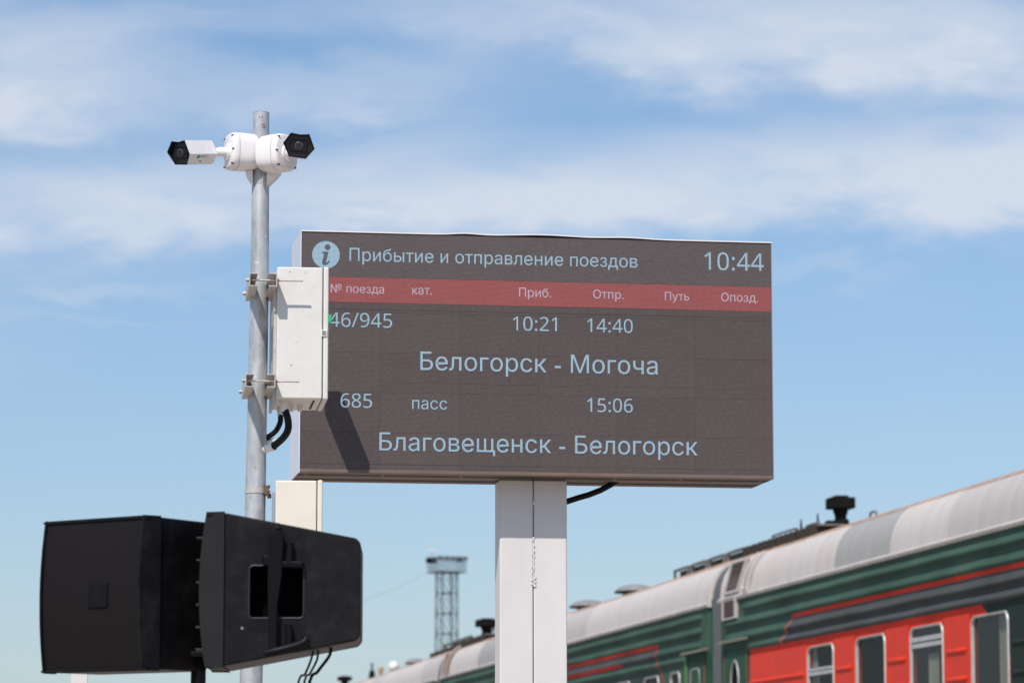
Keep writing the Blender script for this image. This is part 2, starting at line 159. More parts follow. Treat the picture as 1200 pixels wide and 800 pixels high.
def thing(name, label, cat, loc=(0, 0, 0), rz=0.0, group=None):
    o = bpy.data.objects.new(name, None); COL.objects.link(o); o.empty_display_size = 0.1
    o.location = loc; o.rotation_euler = (0, 0, rz); o['label'] = label; o['category'] = cat
    if group: o['group'] = group
    return o
def inv(parent, p):                                  # world point -> a thing's own coordinates
    M = Matrix.Translation(parent.location) @ parent.rotation_euler.to_matrix().to_4x4()
    return M.inverted() @ Vector(p)

MATS = {}
def mat(name, base, rough=0.5, metal=0.0, var=0.0, vscale=8.0, bump=0.0, bscale=200.0, spec=0.5, dirt=None, dscale=3.0, damt=0.5, stretch=(1, 1, 1)):
    if name in MATS: return MATS[name]
    m = bpy.data.materials.new(name); m.use_nodes = True; t = m.node_tree; n = t.nodes; L = t.links; p = n['Principled BSDF']
    p.inputs['Base Color'].default_value = (*base, 1); p.inputs['Roughness'].default_value = rough
    p.inputs['Metallic'].default_value = metal; p.inputs['Specular IOR Level'].default_value = spec
    c = n.new('ShaderNodeTexCoord'); mp = n.new('ShaderNodeMapping'); L.new(c.outputs['Object'], mp.inputs[0]); mp.inputs['Scale'].default_value = stretch
    col = None
    if var:
        no = n.new('ShaderNodeTexNoise'); no.inputs['Scale'].default_value = vscale; no.inputs['Detail'].default_value = 6; L.new(mp.outputs[0], no.inputs['Vector'])
        mr = n.new('ShaderNodeMapRange'); L.new(no.outputs[0], mr.inputs[0]); mr.inputs[1].default_value = 0.3; mr.inputs[2].default_value = 0.7
        mr.inputs[3].default_value = 1 - var; mr.inputs[4].default_value = 1 + var
        mx = n.new('ShaderNodeMix'); mx.data_type = 'RGBA'; mx.blend_type = 'MULTIPLY'; mx.inputs[0].default_value = 1
        mx.inputs[6].default_value = (*base, 1); L.new(mr.outputs[0], mx.inputs[7]); col = mx.outputs[2]
        r2 = n.new('ShaderNodeMapRange'); L.new(no.outputs[0], r2.inputs[0]); r2.inputs[3].default_value = rough - 0.12; r2.inputs[4].default_value = min(1, rough + 0.12); L.new(r2.outputs[0], p.inputs['Roughness'])
    if dirt:
        nd = n.new('ShaderNodeTexNoise'); nd.inputs['Scale'].default_value = dscale; nd.inputs['Detail'].default_value = 8; nd.inputs['Roughness'].default_value = 0.7; L.new(mp.outputs[0], nd.inputs['Vector'])
        rd = n.new('ShaderNodeMapRange'); L.new(nd.outputs[0], rd.inputs[0]); rd.inputs[1].default_value = 0.5; rd.inputs[2].default_value = 0.75; rd.inputs[3].default_value = 0; rd.inputs[4].default_value = damt
        md = n.new('ShaderNodeMix'); md.data_type = 'RGBA'; L.new(rd.outputs[0], md.inputs[0])
        if col: L.new(col, md.inputs[6])
        else: md.inputs[6].default_value = (*base, 1)
        md.inputs[7].default_value = (*dirt, 1); col = md.outputs[2]
    if col: L.new(col, p.inputs['Base Color'])
    if bump:
        nb = n.new('ShaderNodeTexNoise'); nb.inputs['Scale'].default_value = bscale; nb.inputs['Detail'].default_value = 3; L.new(mp.outputs[0], nb.inputs['Vector'])
        bp = n.new('ShaderNodeBump'); bp.inputs['Strength'].default_value = bump; bp.inputs['Distance'].default_value = 0.002; L.new(nb.outputs[0], bp.inputs['Height']); L.new(bp.outputs[0], p.inputs['Normal'])
    MATS[name] = m; return m

white_paint = mat('white_paint', (0.80, 0.735, 0.715), 0.42, var=0.025, vscale=14, bump=0.12, bscale=260, dirt=(0.42, 0.36, 0.32), dscale=5, damt=0.16)
post_paint = mat('post_paint', (0.715, 0.672, 0.645), 0.45, var=0.03, vscale=9, bump=0.15, bscale=300, dirt=(0.45, 0.39, 0.36), dscale=4, damt=0.15, stretch=(1, 1, 0.35))
frame_paint = mat('frame_paint', (0.80, 0.76, 0.80), 0.35, var=0.02, dirt=(0.45, 0.42, 0.42), damt=0.12)
cab_paint = mat('cabinet_plastic', (0.74, 0.71, 0.655), 0.5, var=0.025, vscale=20, bump=0.15, bscale=500, dirt=(0.40, 0.34, 0.27), dscale=9, damt=0.22)
cab_cream = mat('cabinet_cream', (0.80, 0.72, 0.60), 0.5, var=0.03, vscale=16, bump=0.15, bscale=500, dirt=(0.42, 0.35, 0.27), dscale=8, damt=0.22)
seam_dark = mat('seam_dark', (0.05, 0.04, 0.04), 0.8)
black_gap = mat('black_gap', (0.012, 0.010, 0.010), 0.7)
cam_white = mat('camera_white', (0.84, 0.80, 0.78), 0.32, var=0.015, vscale=30, dirt=(0.45, 0.4, 0.36), dscale=20, damt=0.15)
cam_black = mat('camera_black', (0.014, 0.014, 0.017), 0.35)
cam_glass = mat('camera_glass', (0.012, 0.013, 0.018), 0.12, spec=0.25)
rubber = mat('black_rubber', (0.006, 0.006, 0.008), 0.5, spec=.2, bump=0.2, bscale=300)
alu = mat('bare_aluminium', (0.185, 0.135, 0.108), 0.55, metal=0.1, spec=.25, var=0.12, vscale=6)
bolt_steel = mat('bolt_steel', (0.42, 0.37, 0.33), 0.42, metal=0.8, var=0.15, vscale=60)
bracket_paint = mat('bracket_paint', (0.56, 0.52, 0.48), 0.5, metal=0.25, var=0.08, vscale=30, dirt=(0.28, 0.22, 0.17), dscale=20, damt=0.4)
rusty = mat('rusty_steel', (0.16, 0.09, 0.06), 0.8, var=0.3, vscale=40)
spk_shell = mat('speaker_shell', (0.0072, 0.0060, 0.0072), 0.42, var=0.25, vscale=12, bump=0.6, bscale=380, spec=0.18, dirt=(0.05, 0.045, 0.04), dscale=14, damt=0.3)
spk_edge = mat('speaker_edge', (0.018, 0.0165, 0.017), 0.55, bump=0.4, bscale=420, var=0.08, spec=0.15)
spk_hole = mat('speaker_recess', (0.002, 0.002, 0.0025), 0.8, spec=0.05)
spk_metal = mat('speaker_metal', (0.005, 0.005, 0.006), 0.45, spec=0.12)

def galvanised():
    m = bpy.data.materials.new('galvanised_steel'); m.use_nodes = True; t = m.node_tree; n = t.nodes; L = t.links; p = n['Principled BSDF']
    p.inputs['Metallic'].default_value = 0.35; p.inputs['Roughness'].default_value = 0.5
    c = n.new('ShaderNodeTexCoord'); mp = n.new('ShaderNodeMapping'); mp.inputs['Scale'].default_value = (1, 1, 0.45); L.new(c.outputs['Object'], mp.inputs[0])
    vo = n.new('ShaderNodeTexVoronoi'); vo.inputs['Scale'].default_value = 60; L.new(mp.outputs[0], vo.inputs['Vector'])
    no = n.new('ShaderNodeTexNoise'); no.inputs['Scale'].default_value = 22; no.inputs['Detail'].default_value = 8; no.inputs['Roughness'].default_value = 0.65; L.new(mp.outputs[0], no.inputs['Vector'])
    r = n.new('ShaderNodeValToRGB'); r.color_ramp.elements[0].position = 0.3; r.color_ramp.elements[0].color = (0.34, 0.365, 0.385, 1); r.color_ramp.elements[1].position = 0.72; r.color_ramp.elements[1].color = (0.52, 0.555, 0.58, 1)
    L.new(no.outputs[0], r.inputs[0])
    mx = n.new('ShaderNodeMix'); mx.data_type = 'RGBA'; mx.blend_type = 'OVERLAY'; mx.inputs[0].default_value = 0.14; L.new(r.outputs[0], mx.inputs[6]); L.new(vo.outputs['Color'], mx.inputs[7])
    bw = n.new('ShaderNodeHueSaturation'); bw.inputs['Saturation'].default_value = 0.25; L.new(mx.outputs[2], bw.inputs['Color'])
    # a few white zinc blooms and rusty spots
    n2 = n.new('ShaderNodeTexNoise'); n2.inputs['Scale'].default_value = 38; n2.inputs['Detail'].default_value = 3; L.new(c.outputs['Object'], n2.inputs['Vector'])
    g2 = n.new('ShaderNodeMapRange'); g2.inputs[1].default_value = 0.68; g2.inputs[2].default_value = 0.74; L.new(n2.outputs[0], g2.inputs[0])
    m2 = n.new('ShaderNodeMix'); m2.data_type = 'RGBA'; L.new(g2.outputs[0], m2.inputs[0]); L.new(bw.outputs[0], m2.inputs[6]); m2.inputs[7].default_value = (0.72, 0.72, 0.72, 1)
    n3 = n.new('ShaderNodeTexNoise'); n3.inputs['Scale'].default_value = 30; n3.inputs['Detail'].default_value = 4; mp3 = n.new('ShaderNodeMapping'); mp3.inputs['Location'].default_value = (7, 3, 1); L.new(c.outputs['Object'], mp3.inputs[0]); L.new(mp3.outputs[0], n3.inputs['Vector'])
    g3 = n.new('ShaderNodeMapRange'); g3.inputs[1].default_value = 0.67; g3.inputs[2].default_value = 0.72; g3.inputs[4].default_value = 0.7; L.new(n3.outputs[0], g3.inputs[0])
    m3 = n.new('ShaderNodeMix'); m3.data_type = 'RGBA'; L.new(g3.outputs[0], m3.inputs[0]); L.new(m2.outputs[2], m3.inputs[6]); m3.inputs[7].default_value = (0.30, 0.23, 0.18, 1)
    L.new(m3.outputs[2], p.inputs['Base Color'])
    bp = n.new('ShaderNodeBump'); bp.inputs['Strength'].default_value = 0.35; bp.inputs['Distance'].default_value = 0.0015; L.new(no.outputs[0], bp.inputs['Height']); L.new(bp.outputs[0], p.inputs['Normal'])
    return m
galv = galvanised()

def led_mat(name, diffuse, emis, strength, pitch=0.005, depth=0.55):
    """LED wall: dark louvred module face; lit pixels give light in a fine grid"""
    m = bpy.data.materials.new(name); m.use_nodes = True; t = m.node_tree; n = t.nodes; L = t.links; p = n['Principled BSDF']
    p.inputs['Roughness'].default_value = 0.62; p.inputs['Specular IOR Level'].default_value = 0.35
    c = n.new('ShaderNodeTexCoord'); s = n.new('ShaderNodeSeparateXYZ'); L.new(c.outputs['Object'], s.inputs[0])
    def M(op, a, b=None):
        q = n.new('ShaderNodeMath'); q.operation = op
        for i, v in enumerate((a, b)):
            if v is None: continue
            if isinstance(v, (int, float)): q.inputs[i].default_value = v
            else: L.new(v, q.inputs[i])
        return q.outputs[0]
    gx = M('ABSOLUTE', M('SINE', M('MULTIPLY', s.outputs['X'], pi / pitch))); gz = M('ABSOLUTE', M('SINE', M('MULTIPLY', s.outputs['Z'], pi / pitch)))
    dot = M('ADD', 1 - depth, M('MULTIPLY', M('MULTIPLY', gx, gz), depth * 1.9))
    oi = n.new('ShaderNodeObjectInfo')
    no = n.new('ShaderNodeTexNoise'); no.inputs['Scale'].default_value = 9; no.inputs['Detail'].default_value = 5; L.new(c.outputs['Object'], no.inputs['Vector'])
    sp = n.new('ShaderNodeTexNoise'); sp.inputs['Scale'].default_value = 170; sp.inputs['Detail'].default_value = 2; mp = n.new('ShaderNodeMapping'); mp.inputs['Scale'].default_value = (0.35, 1, 1); L.new(c.outputs['Object'], mp.inputs[0]); L.new(mp.outputs[0], sp.inputs['Vector'])
    louvre_shade = M('ADD', 0.80, M('MULTIPLY', gz, 0.34))  # shade of the louvres put into the base colour as fine stripes
    var = M('MULTIPLY', M('MULTIPLY', M('ADD', 0.93, M('MULTIPLY', oi.outputs['Random'], 0.14)), M('ADD', 0.9, M('MULTIPLY', no.outputs[0], 0.2))), M('MULTIPLY', louvre_shade, M('ADD', 0.65, M('MULTIPLY', sp.outputs[0], 0.70))))
    mx = n.new('ShaderNodeMix'); mx.data_type = 'RGBA'; mx.blend_type = 'MULTIPLY'; mx.inputs[0].default_value = 1; mx.inputs[6].default_value = (*diffuse, 1); L.new(var, mx.inputs[7]); L.new(mx.outputs[2], p.inputs['Base Color'])
    if strength:
        p.inputs['Emission Color'].default_value = (*emis, 1); L.new(M('MULTIPLY', dot, strength), p.inputs['Emission Strength'])
    bp = n.new('ShaderNodeBump'); bp.inputs['Strength'].default_value = 0.3; bp.inputs['Distance'].default_value = 0.0012; L.new(gz, bp.inputs['Height']); L.new(bp.outputs[0], p.inputs['Normal'])
    return m
LED_BASE = (0.088, 0.067, 0.062)
led_face = led_mat('led_module_face', LED_BASE, (1, 1, 1), 0)
led_head = led_mat('led_header_field', LED_BASE, (0.02, 0.028, 0.036), 0.35)
led_red = led_mat('led_red_field', LED_BASE, (0.235, 0.012, 0.014), 1.0)
led_text = led_mat('led_text_blue', LED_BASE, (0.225, 0.385, 0.50), 1.15)
led_pink = led_mat('led_text_pink', LED_BASE, (0.46, 0.36, 0.47), 1.0)
led_line = led_mat('led_thin_line', LED_BASE, (0.012, 0.050, 0.062), 0.5)
led_icon_dark = led_mat('led_icon_letter', (0.085, 0.085, 0.10), (0.01, 0.015, 0.03), 0.6)

# ------------------------------------------------------------------ flat lettering
def text_mesh(name, txt, x0, x1, zb, y, material, parent, slant=0.0, cut=None, height=None):
    """lettering between x0 and x1 standing on the line z = zb"""
    adv = 0; lst = []
    for ch in txt:
        wd, loops = GLYPHS[ch]
        lst.append((adv, loops)); adv += wd
    lo = min(p[0] + a for a, ls in lst for l in ls for p in l); hi = max(p[0] + a for a, ls in lst for l in ls for p in l)
    k = (x1 - x0) / (hi - lo); kz = k if height is None else height / 728
    mb = MB()
    def area(l): return sum(l[i - 1][0] * l[i][1] - l[i][0] * l[i - 1][1] for i in range(len(l))) / 2
    def inside(pt, l):
        c = False; x, z = pt
        for i in range(len(l)):
            (ax, az_), (bx, bz) = l[i - 1], l[i]
            if (az_ > z) != (bz > z) and x < (bx - ax) * (z - az_) / (bz - az_) + ax: c = not c
        return c
    for (a, loops), ch in zip(lst, txt):
        loops = sorted(loops, key=lambda l: -abs(area(l))); used = set()
        for i, l in enumerate(loops):
            if i in used: continue
            sgn = area(l) > 0
            holes = [j for j in range(i + 1, len(loops)) if j not in used and inside(loops[j][0], l) and all(inside(q, l) for q in loops[j][::3]) and ch not in 'нчщ']
            used.update(holes)
            polys = [l] + [loops[j] for j in holes]
            pts = [((p[0] + a - lo) * k + x0 + slant * p[1] * kz, y - 0.0001 * i, zb + p[1] * kz) for q in polys for p in q]
            tri = tessellate_polygon([[Vector((p[0], p[1], 0)) for p in q] for q in polys])
            mb.add(pts, [tuple(t) for t in tri])
    return mb.build(name, material, parent, smooth=False)

# ------------------------------------------------------------------ ground and platform (setting)
def struct(o): o['kind'] = 'structure'; return o
paving = mat('platform_paving', (0.38, 0.305, 0.25), 0.9, var=0.15, vscale=3, bump=0.6, bscale=90)
soil = mat('dry_ground', (0.16, 0.145, 0.11), 0.95, var=0.3, vscale=0.4)
stone = mat('kerb_concrete', (0.36, 0.34, 0.31), 0.85, var=0.12, vscale=5, bump=0.4, bscale=80)
ballast_m = mat('track_ballast', (0.17, 0.155, 0.14), 0.95, var=0.35, vscale=22, bump=1.0, bscale=30)
steel_rail = mat('rail_steel', (0.30, 0.27, 0.25), 0.35, metal=0.8, var=0.15, vscale=4)
TRACK = math.atan(673 / F * CP)                      # the track runs 9.5 degrees to the left of the view
RAIL_Z = 0.15
Tv = Vector((-sin(TRACK), cos(TRACK), 0)); Nv = Vector((cos(TRACK), sin(TRACK), 0))
trackM = Matrix(((Tv.x, -Nv.x, 0, 0), (Tv.y, -Nv.y, 0, 0), (0, 0, 1, 0), (0, 0, 0, 1)))   # x along the track, y towards the platform
m = MB(); R_ = 6000
m.add([(-R_, -R_, -0.45), (R_, -R_, -0.45), (R_, R_, -0.45), (-R_, R_, -0.45)], [(0, 1, 2, 3)]); struct(m.build('ground', soil))
m = MB(); m.box(-60, 160, -7.55, 6, -0.44, 0.0, M=trackM); struct(m.build('platform', paving))
m = MB(); m.box(-60, 160, -7.90, -7.554, -0.44, 0.004, M=trackM); struct(m.build('platform_kerb', stone, bevel=0.02))
m = MB(); m.prism([(-14.6, -0.44), (-13.9, -0.12), (-8.6, -0.12), (-8.1, -0.44)], lambda u, v, d: trackM @ Vector((d, u, v)), -60, 160); struct(m.build('track_bed', ballast_m))
for s_ in (-1, 1):
    m = MB(); yc = -(9.5 + 1.55) + s_ * 0.76
    m.prism([(yc - 0.07, -0.03), (yc + 0.07, -0.03), (yc + 0.02, 0.0), (yc + 0.012, 0.10), (yc + 0.036, 0.115), (yc + 0.036, RAIL_Z - 0.002), (yc - 0.036, RAIL_Z - 0.002), (yc - 0.036, 0.115), (yc - 0.012, 0.10), (yc - 0.02, 0.0)],
            lambda u, v, d: trackM @ Vector((d, u, v)), -60, 160); struct(m.build('rail', steel_rail))

# ------------------------------------------------------------------ departure board
YAW = 0.153
CX, CY, CZ = 0.108, 13.653, 1.807 + EYE
HW, HH, DEP = 0.9633, 0.4825, 0.40
brd = thing('departure_board', 'large grey LED board listing train arrivals and departures in Cyrillic, on a white twin-channel post', 'information board', (CX, CY, 0), YAW)
zc = CZ
mods = MB()
mw, mh = 2 * HW / 6, 2 * HH / 6
mb = MB(); g_ = 0.00022
mb.box(-mw / 2 + g_, mw / 2 - g_, 0.0, 0.016, -mh / 2 + g_, mh / 2 - g_)
first = mb.build('led_module', led_face, brd)
k_ = 0
for r_ in range(6):
    for c_ in range(6):
        o = first if k_ == 0 else link('led_module', first.data, brd)
        o.location = (-HW + mw * (c_ + 0.5), random.uniform(-0.0003, 0.0003), zc + HH - mh * (r_ + 0.5)); k_ += 1
        o.rotation_euler = (random.uniform(-.0016, .0016), 0, random.uniform(-.0012, .0012))
# the housing: open at the front, walls 3 mm proud of the module edge
m = MB()
m.box(-HW - 0.003, -HW + 0.0005, -0.004, DEP, zc - HH - 0.003, zc + HH + 0.004)          # left side sheet
m.box(-HW + 0.001, HW - 0.001, 0.020, DEP - 0.01, zc - HH + 0.03, zc + HH - 0.004)       # inner body
m.box(-HW - 0.0028, HW + 0.0028, DEP - 0.008, DEP - 0.001, zc - HH + 0.001, zc + HH)     # back sheet
m.build('housing', frame_paint, brd, bevel=0.0015)
m = MB(); m.box(HW - 0.0003, HW + 0.003, -0.002, DEP, zc - HH - 0.001, zc + HH + 0.002); m.build('side_sheet', mat('side_mauve', (0.30, 0.24, 0.28), 0.5), brd)  # right side sheet in a darker mauve than the housing
# top sheet, a little buckled between its screws
m = MB(); us = [(-HW - 0.003) + (2 * HW + 0.006) * i / 96 for i in range(97)]
def buckle(u): return 0.0015 + 0.0075 * math.exp(-((u + 0.30) / 0.07) ** 2) * 0.8 + 0.0085 * math.exp(-((u - 0.02) / 0.17) ** 2) + 0.006 * math.exp(-((u - 0.36) / 0.11) ** 2)
vs = []
for u in us:
    z0 = zc + HH + buckle(u)
    vs += [(u, -0.005, z0), (u, DEP, zc + HH + 0.003), (u, -0.005, z0 + 0.0045), (u, DEP, zc + HH + 0.007)]
fs = []
for i in range(96):
    a = i * 4; b = a + 4; fs += [(a, b, b + 1, a + 1), (a + 2, a + 3, b + 3, b + 2), (a, a + 2, b + 2, b), (a + 1, b + 1, b + 3, a + 3)]
fs += [(0, 1, 3, 2), (384, 386, 387, 385)]
m.add(vs, fs); m.build('top_sheet', mat('top_sheet_white', (0.84, 0.78, 0.76), 0.4, var=0.03), brd)
m = MB(); m.box(-HW, HW, 0.004, 0.03, zc + HH, zc + HH + 0.004); m.build('top_seam', black_gap, brd)
# bottom: rails seen from below, near-flush black strips painting the shade between them
for (n0, n1, dz, mt) in ((-0.003, 0.056, 0.0030, 'a'), (0.0565, 0.131, 0.0027, 'b'), (0.1315, 0.245, 0.0030, 'a'), (0.2455, 0.330, 0.0027, 'b'), (0.3305, DEP, 0.0030, 'a')):
    m = MB(); m.box(-HW - 0.001, HW + 0.001, n0, n1, zc - HH - dz, zc - HH + 0.031 if mt == 'b' else zc - HH - dz + 0.014)
    m.build('bottom_rail' if mt == 'a' else 'gap_shade_strip', alu if mt == 'a' else black_gap, brd, bevel=0.002 if mt == 'a' else 0)
for u in (-0.93, -0.62, -0.3, 0.33, 0.6, 0.93):
    m = MB(); m.box(u - 0.006, u + 0.006, 0.075, 0.125, zc - HH - 0.003, zc - HH + 0.02); m.build('bottom_clip', alu, brd)
# lit areas, thin layers just off the modules
def field(name, u0, u1, z0, z1, y, mt):
    m = MB(); m.add([(u0, y, zc + z0), (u1, y, zc + z0), (u1, y, zc + z1), (u0, y, zc + z1)], [(0, 1, 2, 3)]); return m.build(name, mt, brd, smooth=False)
field('header_field', -HW + .002, HW - .002, 0.3035, HH - 0.001, -0.0009, led_head)
field('red_stripe', -HW + .002, HW - .002, 0.2012, 0.3025, -0.0009, led_red)
field('divider_line', -HW + .002, HW - .002, -0.1192, -0.1160, -0.0009, led_line)
field('divider_line', -HW + .002, HW - .002, -0.4482, -0.4450, -0.0009, led_line)
field('divider_line', -HW + .002, HW - .002, 0.1730, 0.1752, -0.0009, led_line)
TXT = [('Прибытие и отправление поездов', -0.7697, 0.407, 0.3695, 0), ('10:44', 0.685, 0.9327, 0.3680, 0),
       ('№ поезда', -0.8445, -0.6295, 0.2397, 1), ('кат.', -0.5155, -0.4359, 0.2395, 1), ('Приб.', -0.0807, 0.0504, 0.2395, 1), ('Отпр.', 0.2233, 0.3492, 0.2395, 1),
       ('Путь', 0.5193, 0.6202, 0.2395, 1), ('Опозд.', 0.7533, 0.9074, 0.2395, 1),
       ('946/945', -0.8940, -0.596, 0.1010, 0), ('10:21', -0.1058, 0.0739, 0.1012, 0), ('14:40', 0.1983, 0.3862, 0.1012, 0),
       ('Белогорск - Могоча', -0.4816, 0.4875, -0.0665, 0), ('685', -0.8018, -0.6751, -0.2232, 0), ('пасс', -0.5137, -0.3724, -0.2243, 0), ('15:06', 0.1973, 0.3847, -0.2232, 0),
       ('Благовещенск - Белогорск', -0.6451, 0.6509, -0.3932, 0)]
for t_, a_, b_, z_, k in TXT:
    def ext(q):                                     # left and right edge of a word in the line
        lo, hi, adv = 1e9, -1e9, 0
        for ch in q:
            wd, lp = GLYPHS[ch]
            for l in lp:
                for p_ in l: lo = min(lo, adv + p_[0]); hi = max(hi, adv + p_[0])
            adv += wd
        return lo, hi, adv
    lo0, hi0, _ = ext(t_); kk = (b_ - a_) / (hi0 - lo0); adv = 0
    for wrd in t_.split(' '):
        lo, hi, ad = ext(wrd)
        o = text_mesh('text_word', wrd, a_ + (adv + lo - lo0) * kk, a_ + (adv + hi - lo0) * kk, zc + z_, -0.0014, led_pink if k else led_text, brd); o['label'] = ('pink' if k else 'pale blue') + ' lettering reading ' + wrd
        adv += ad + GLYPHS[' '][0]
# round i symbol
m = MB(); n_ = 48; vs = [(-0.8644 + 0.0555 * cos(2 * pi * i / n_), -0.0013, zc + 0.391 + 0.0555 * sin(2 * pi * i / n_)) for i in range(n_)]
m.add(vs, [tuple(range(n_))]); ic = m.build('information_symbol', led_text, brd, smooth=False)
m = MB()
dot = [(0.006 + 0.0115 * cos(2 * pi * i / 20), 0.029 + 0.0115 * sin(2 * pi * i / 20)) for i in range(20)]
stem = [(-0.017, 0.010), (0.006, 0.013), (0.010, 0.010), (0.0005, -0.026), (0.002, -0.030), (0.007, -0.028), (0.012, -0.021), (0.016, -0.022), (0.010, -0.034), (0.000, -0.040), (-0.010, -0.040), (-0.015, -0.034), (-0.015, -0.026), (-0.0085, 0.000), (-0.009, 0.004), (-0.018, 0.006)]
for pl in (dot, stem): m.add([(-0.8644 + a, -0.0018, zc + 0.391 + b * 1.05) for a, b in pl], [tuple(range(len(pl)))])
m.build('information_letter', led_icon_dark, ic, smooth=False)
# twin-channel post under the board
PF = 0.162; zt = zc - HH - 0.004
uL = inv(brd, at(585.3, 780, 13.8)).x
for k, u0 in enumerate((uL, uL + 0.1395)):
    m = MB(); m.box(u0, u0 + 0.1368, PF, PF + 0.136, 0.0, zt)
    m.build('post_channel', post_paint, brd, bevel=0.007, seg=3)
m = MB(); m.box(uL + 0.1360, uL + 0.1403, PF + 0.008, PF + 0.12, 0.0, zt); m.build('post_seam', seam_dark, brd)
m = MB(); rr = random.Random(3)
ztop = inv(brd, at(625, 629, 13.82)).z; zbot = inv(brd, at(625, 686, 13.82)).z
def bead(z, r, dx=0.0):
    m.tube([(uL + 0.138 + dx, PF + 0.004, z - r * .7), (uL + 0.138 + dx, PF + 0.0, z - r * .2), (uL + 0.138 + dx, PF + 0.0, z + r * .3), (uL + 0.138 + dx, PF + 0.004, z + r * .8)], [r * .4, r, r, r * .35], 8)
z = zbot
while z < ztop: bead(z, rr.uniform(0.0030, 0.0052), rr.uniform(-0.0022, 0.0022)); z += rr.uniform(0.005, 0.009)
for i in range(5): bead(zbot + i * 0.008, 0.006, 0.006 * (-1) ** i)
for zz in (inv(brd, at(625, 590, 13.82)).z,): bead(zz, 0.006); bead(zz + 0.009, 0.005, .002)
m.build('weld_bead', post_paint, brd)
# cable drooping from the housing into the post
p = [inv(brd, at(*q, 13.93)) for q in ((726, 560), (716, 567.5), (704, 574), (690, 579.5), (676, 583.5), (664, 587.5), (650, 592))]
m = MB(); m.tube(p, 0.0125, 10); m.build('cable', rubber, brd)

# ------------------------------------------------------------------ camera pole
YP = 12.1
def ppm(py, Y=YP): return F / (Y * CP + (at(600, py, Y).z - EYE) * SP)
pole = thing('camera_pole', 'slim galvanised steel pole carrying two white cameras on its top and cabinets on its side', 'pole', (at(293, 800, YP).x, YP, 0))
prof = [(132.5, 306.3, 9.35), (200, 305.6, 9.35), (212, 305.4, 9.5), (217, 305.3, 10.1), (318, 304.4, 10.7), (400, 302.9, 11.1), (500, 301.0, 11.5), (600, 298.9, 12.1), (700, 296.6, 12.8), (800, 294.2, 13.5)]
pts = []; rs = []
for py, px, r in prof:
    pts.append(inv(pole, at(px, py, YP))); rs.append(r / ppm(py))
d_ = pts[-1] - pts[-2]; k = pts[-1].z / -d_.z
pts.append(pts[-1] + d_ * k); rs.append(rs[-1] + 0.012)
m = MB(); m.tube(pts, rs, 40, caps=False)
t0 = pts[0]; n0 = len(m.v)
m.tube([t0, t0 + Vector((0, 0, -0.10))], [rs[0] - 0.004, rs[0] - 0.004], 40, mi=1, caps=True)
m.build('shaft', [galv, seam_dark], pole, ang=30)
# rim ring of the open top
m = MB(); vs = []; n_ = 40
for r in (rs[0] - 0.004, rs[0]):
    for i in range(n_): a = 2 * pi * i / n_; vs.append(t0 + Vector((r * cos(a), r * sin(a), 0.0008)))
m.add(vs, [(i, (i + 1) % n_, n_ + (i + 1) % n_, n_ + i) for i in range(n_)]); m.build('rim', galv, pole)
def pole_at(py):
    z = at(300, py, YP).z
    for i in range(len(pts) - 1):
        if pts[i + 1].z <= z <= pts[i].z:
            t = (z - pts[i].z) / (pts[i + 1].z - pts[i].z); return pts[i].lerp(pts[i + 1], t), rs[i] + (rs[i + 1] - rs[i]) * t
    return pts[0], rs[0]
c0, r0 = pole_at(212)
m = MB(); m.tube([c0 + Vector((0, 0, 0.018)), c0 + Vector((0, 0, -0.012)), c0 + Vector((0, 0, -0.02))], [r0 + .0012, r0 + .0035, r0 + .001], 32); m.build('weld_ring', galv, pole)
for px, py in ((307.5, 207.5),):
    c, r = pole_at(py); q = inv(pole, at(px, py, YP - r * 0.97)); m = MB(); m.tube([q, q + Vector((0, .006, 0))], 0.0045, 12); m.build('bolt_hole', black_gap, pole)
c, r = pole_at(148)
m = MB(); q = inv(pole, at(308.5, 147.5, YP - r * 0.97))
m.tube([q + Vector((0.0055 * cos(a * pi / 6), 0, 0.0055 * sin(a * pi / 6))) for a in range(12)], 0.0011, 6, closed=True); m.build('drill_mark', rusty, pole)
m = MB(); q = inv(pole, at(305.5, 137, YP - r * 0.95))
for i in range(6): m.box(q.x - .006 + i * .0022, q.x - .005 + i * .0022 + rr.uniform(0, .002), q.y - .0012, q.y + .004, q.z - .004 + rr.uniform(-.003, .003), q.z + .001 + rr.uniform(0, .004))
m.build('rust_scar', rusty, pole)
# collar plates that hold the camera boxes: flared, narrowing downwards
for sx, (xa, xb, xc, xd) in ((-1, (288.0, 297.0, 297.0, 294.5)), (1, (313.0, 330.0, 318.0, 313.0))):
    m = MB()
    pl = [at(xa if sx < 0 else xb, 202, YP), at(xb if sx < 0 else xa, 201, YP), at(xc if sx < 0 else xd, 219.5, YP), at(xd + 1 if sx < 0 else xc - 3, 218.0, YP), at(289.5 if sx < 0 else 325, 208.5, YP)]
    pl = [inv(pole, q) for q in pl]
    m.prism([(q.x, q.z) for q in pl], lambda u, v, d: Vector((u, d, v)), -0.035, 0.03); m.build('collar_plate', cam_white, pole, bevel=0.004, seg=2)

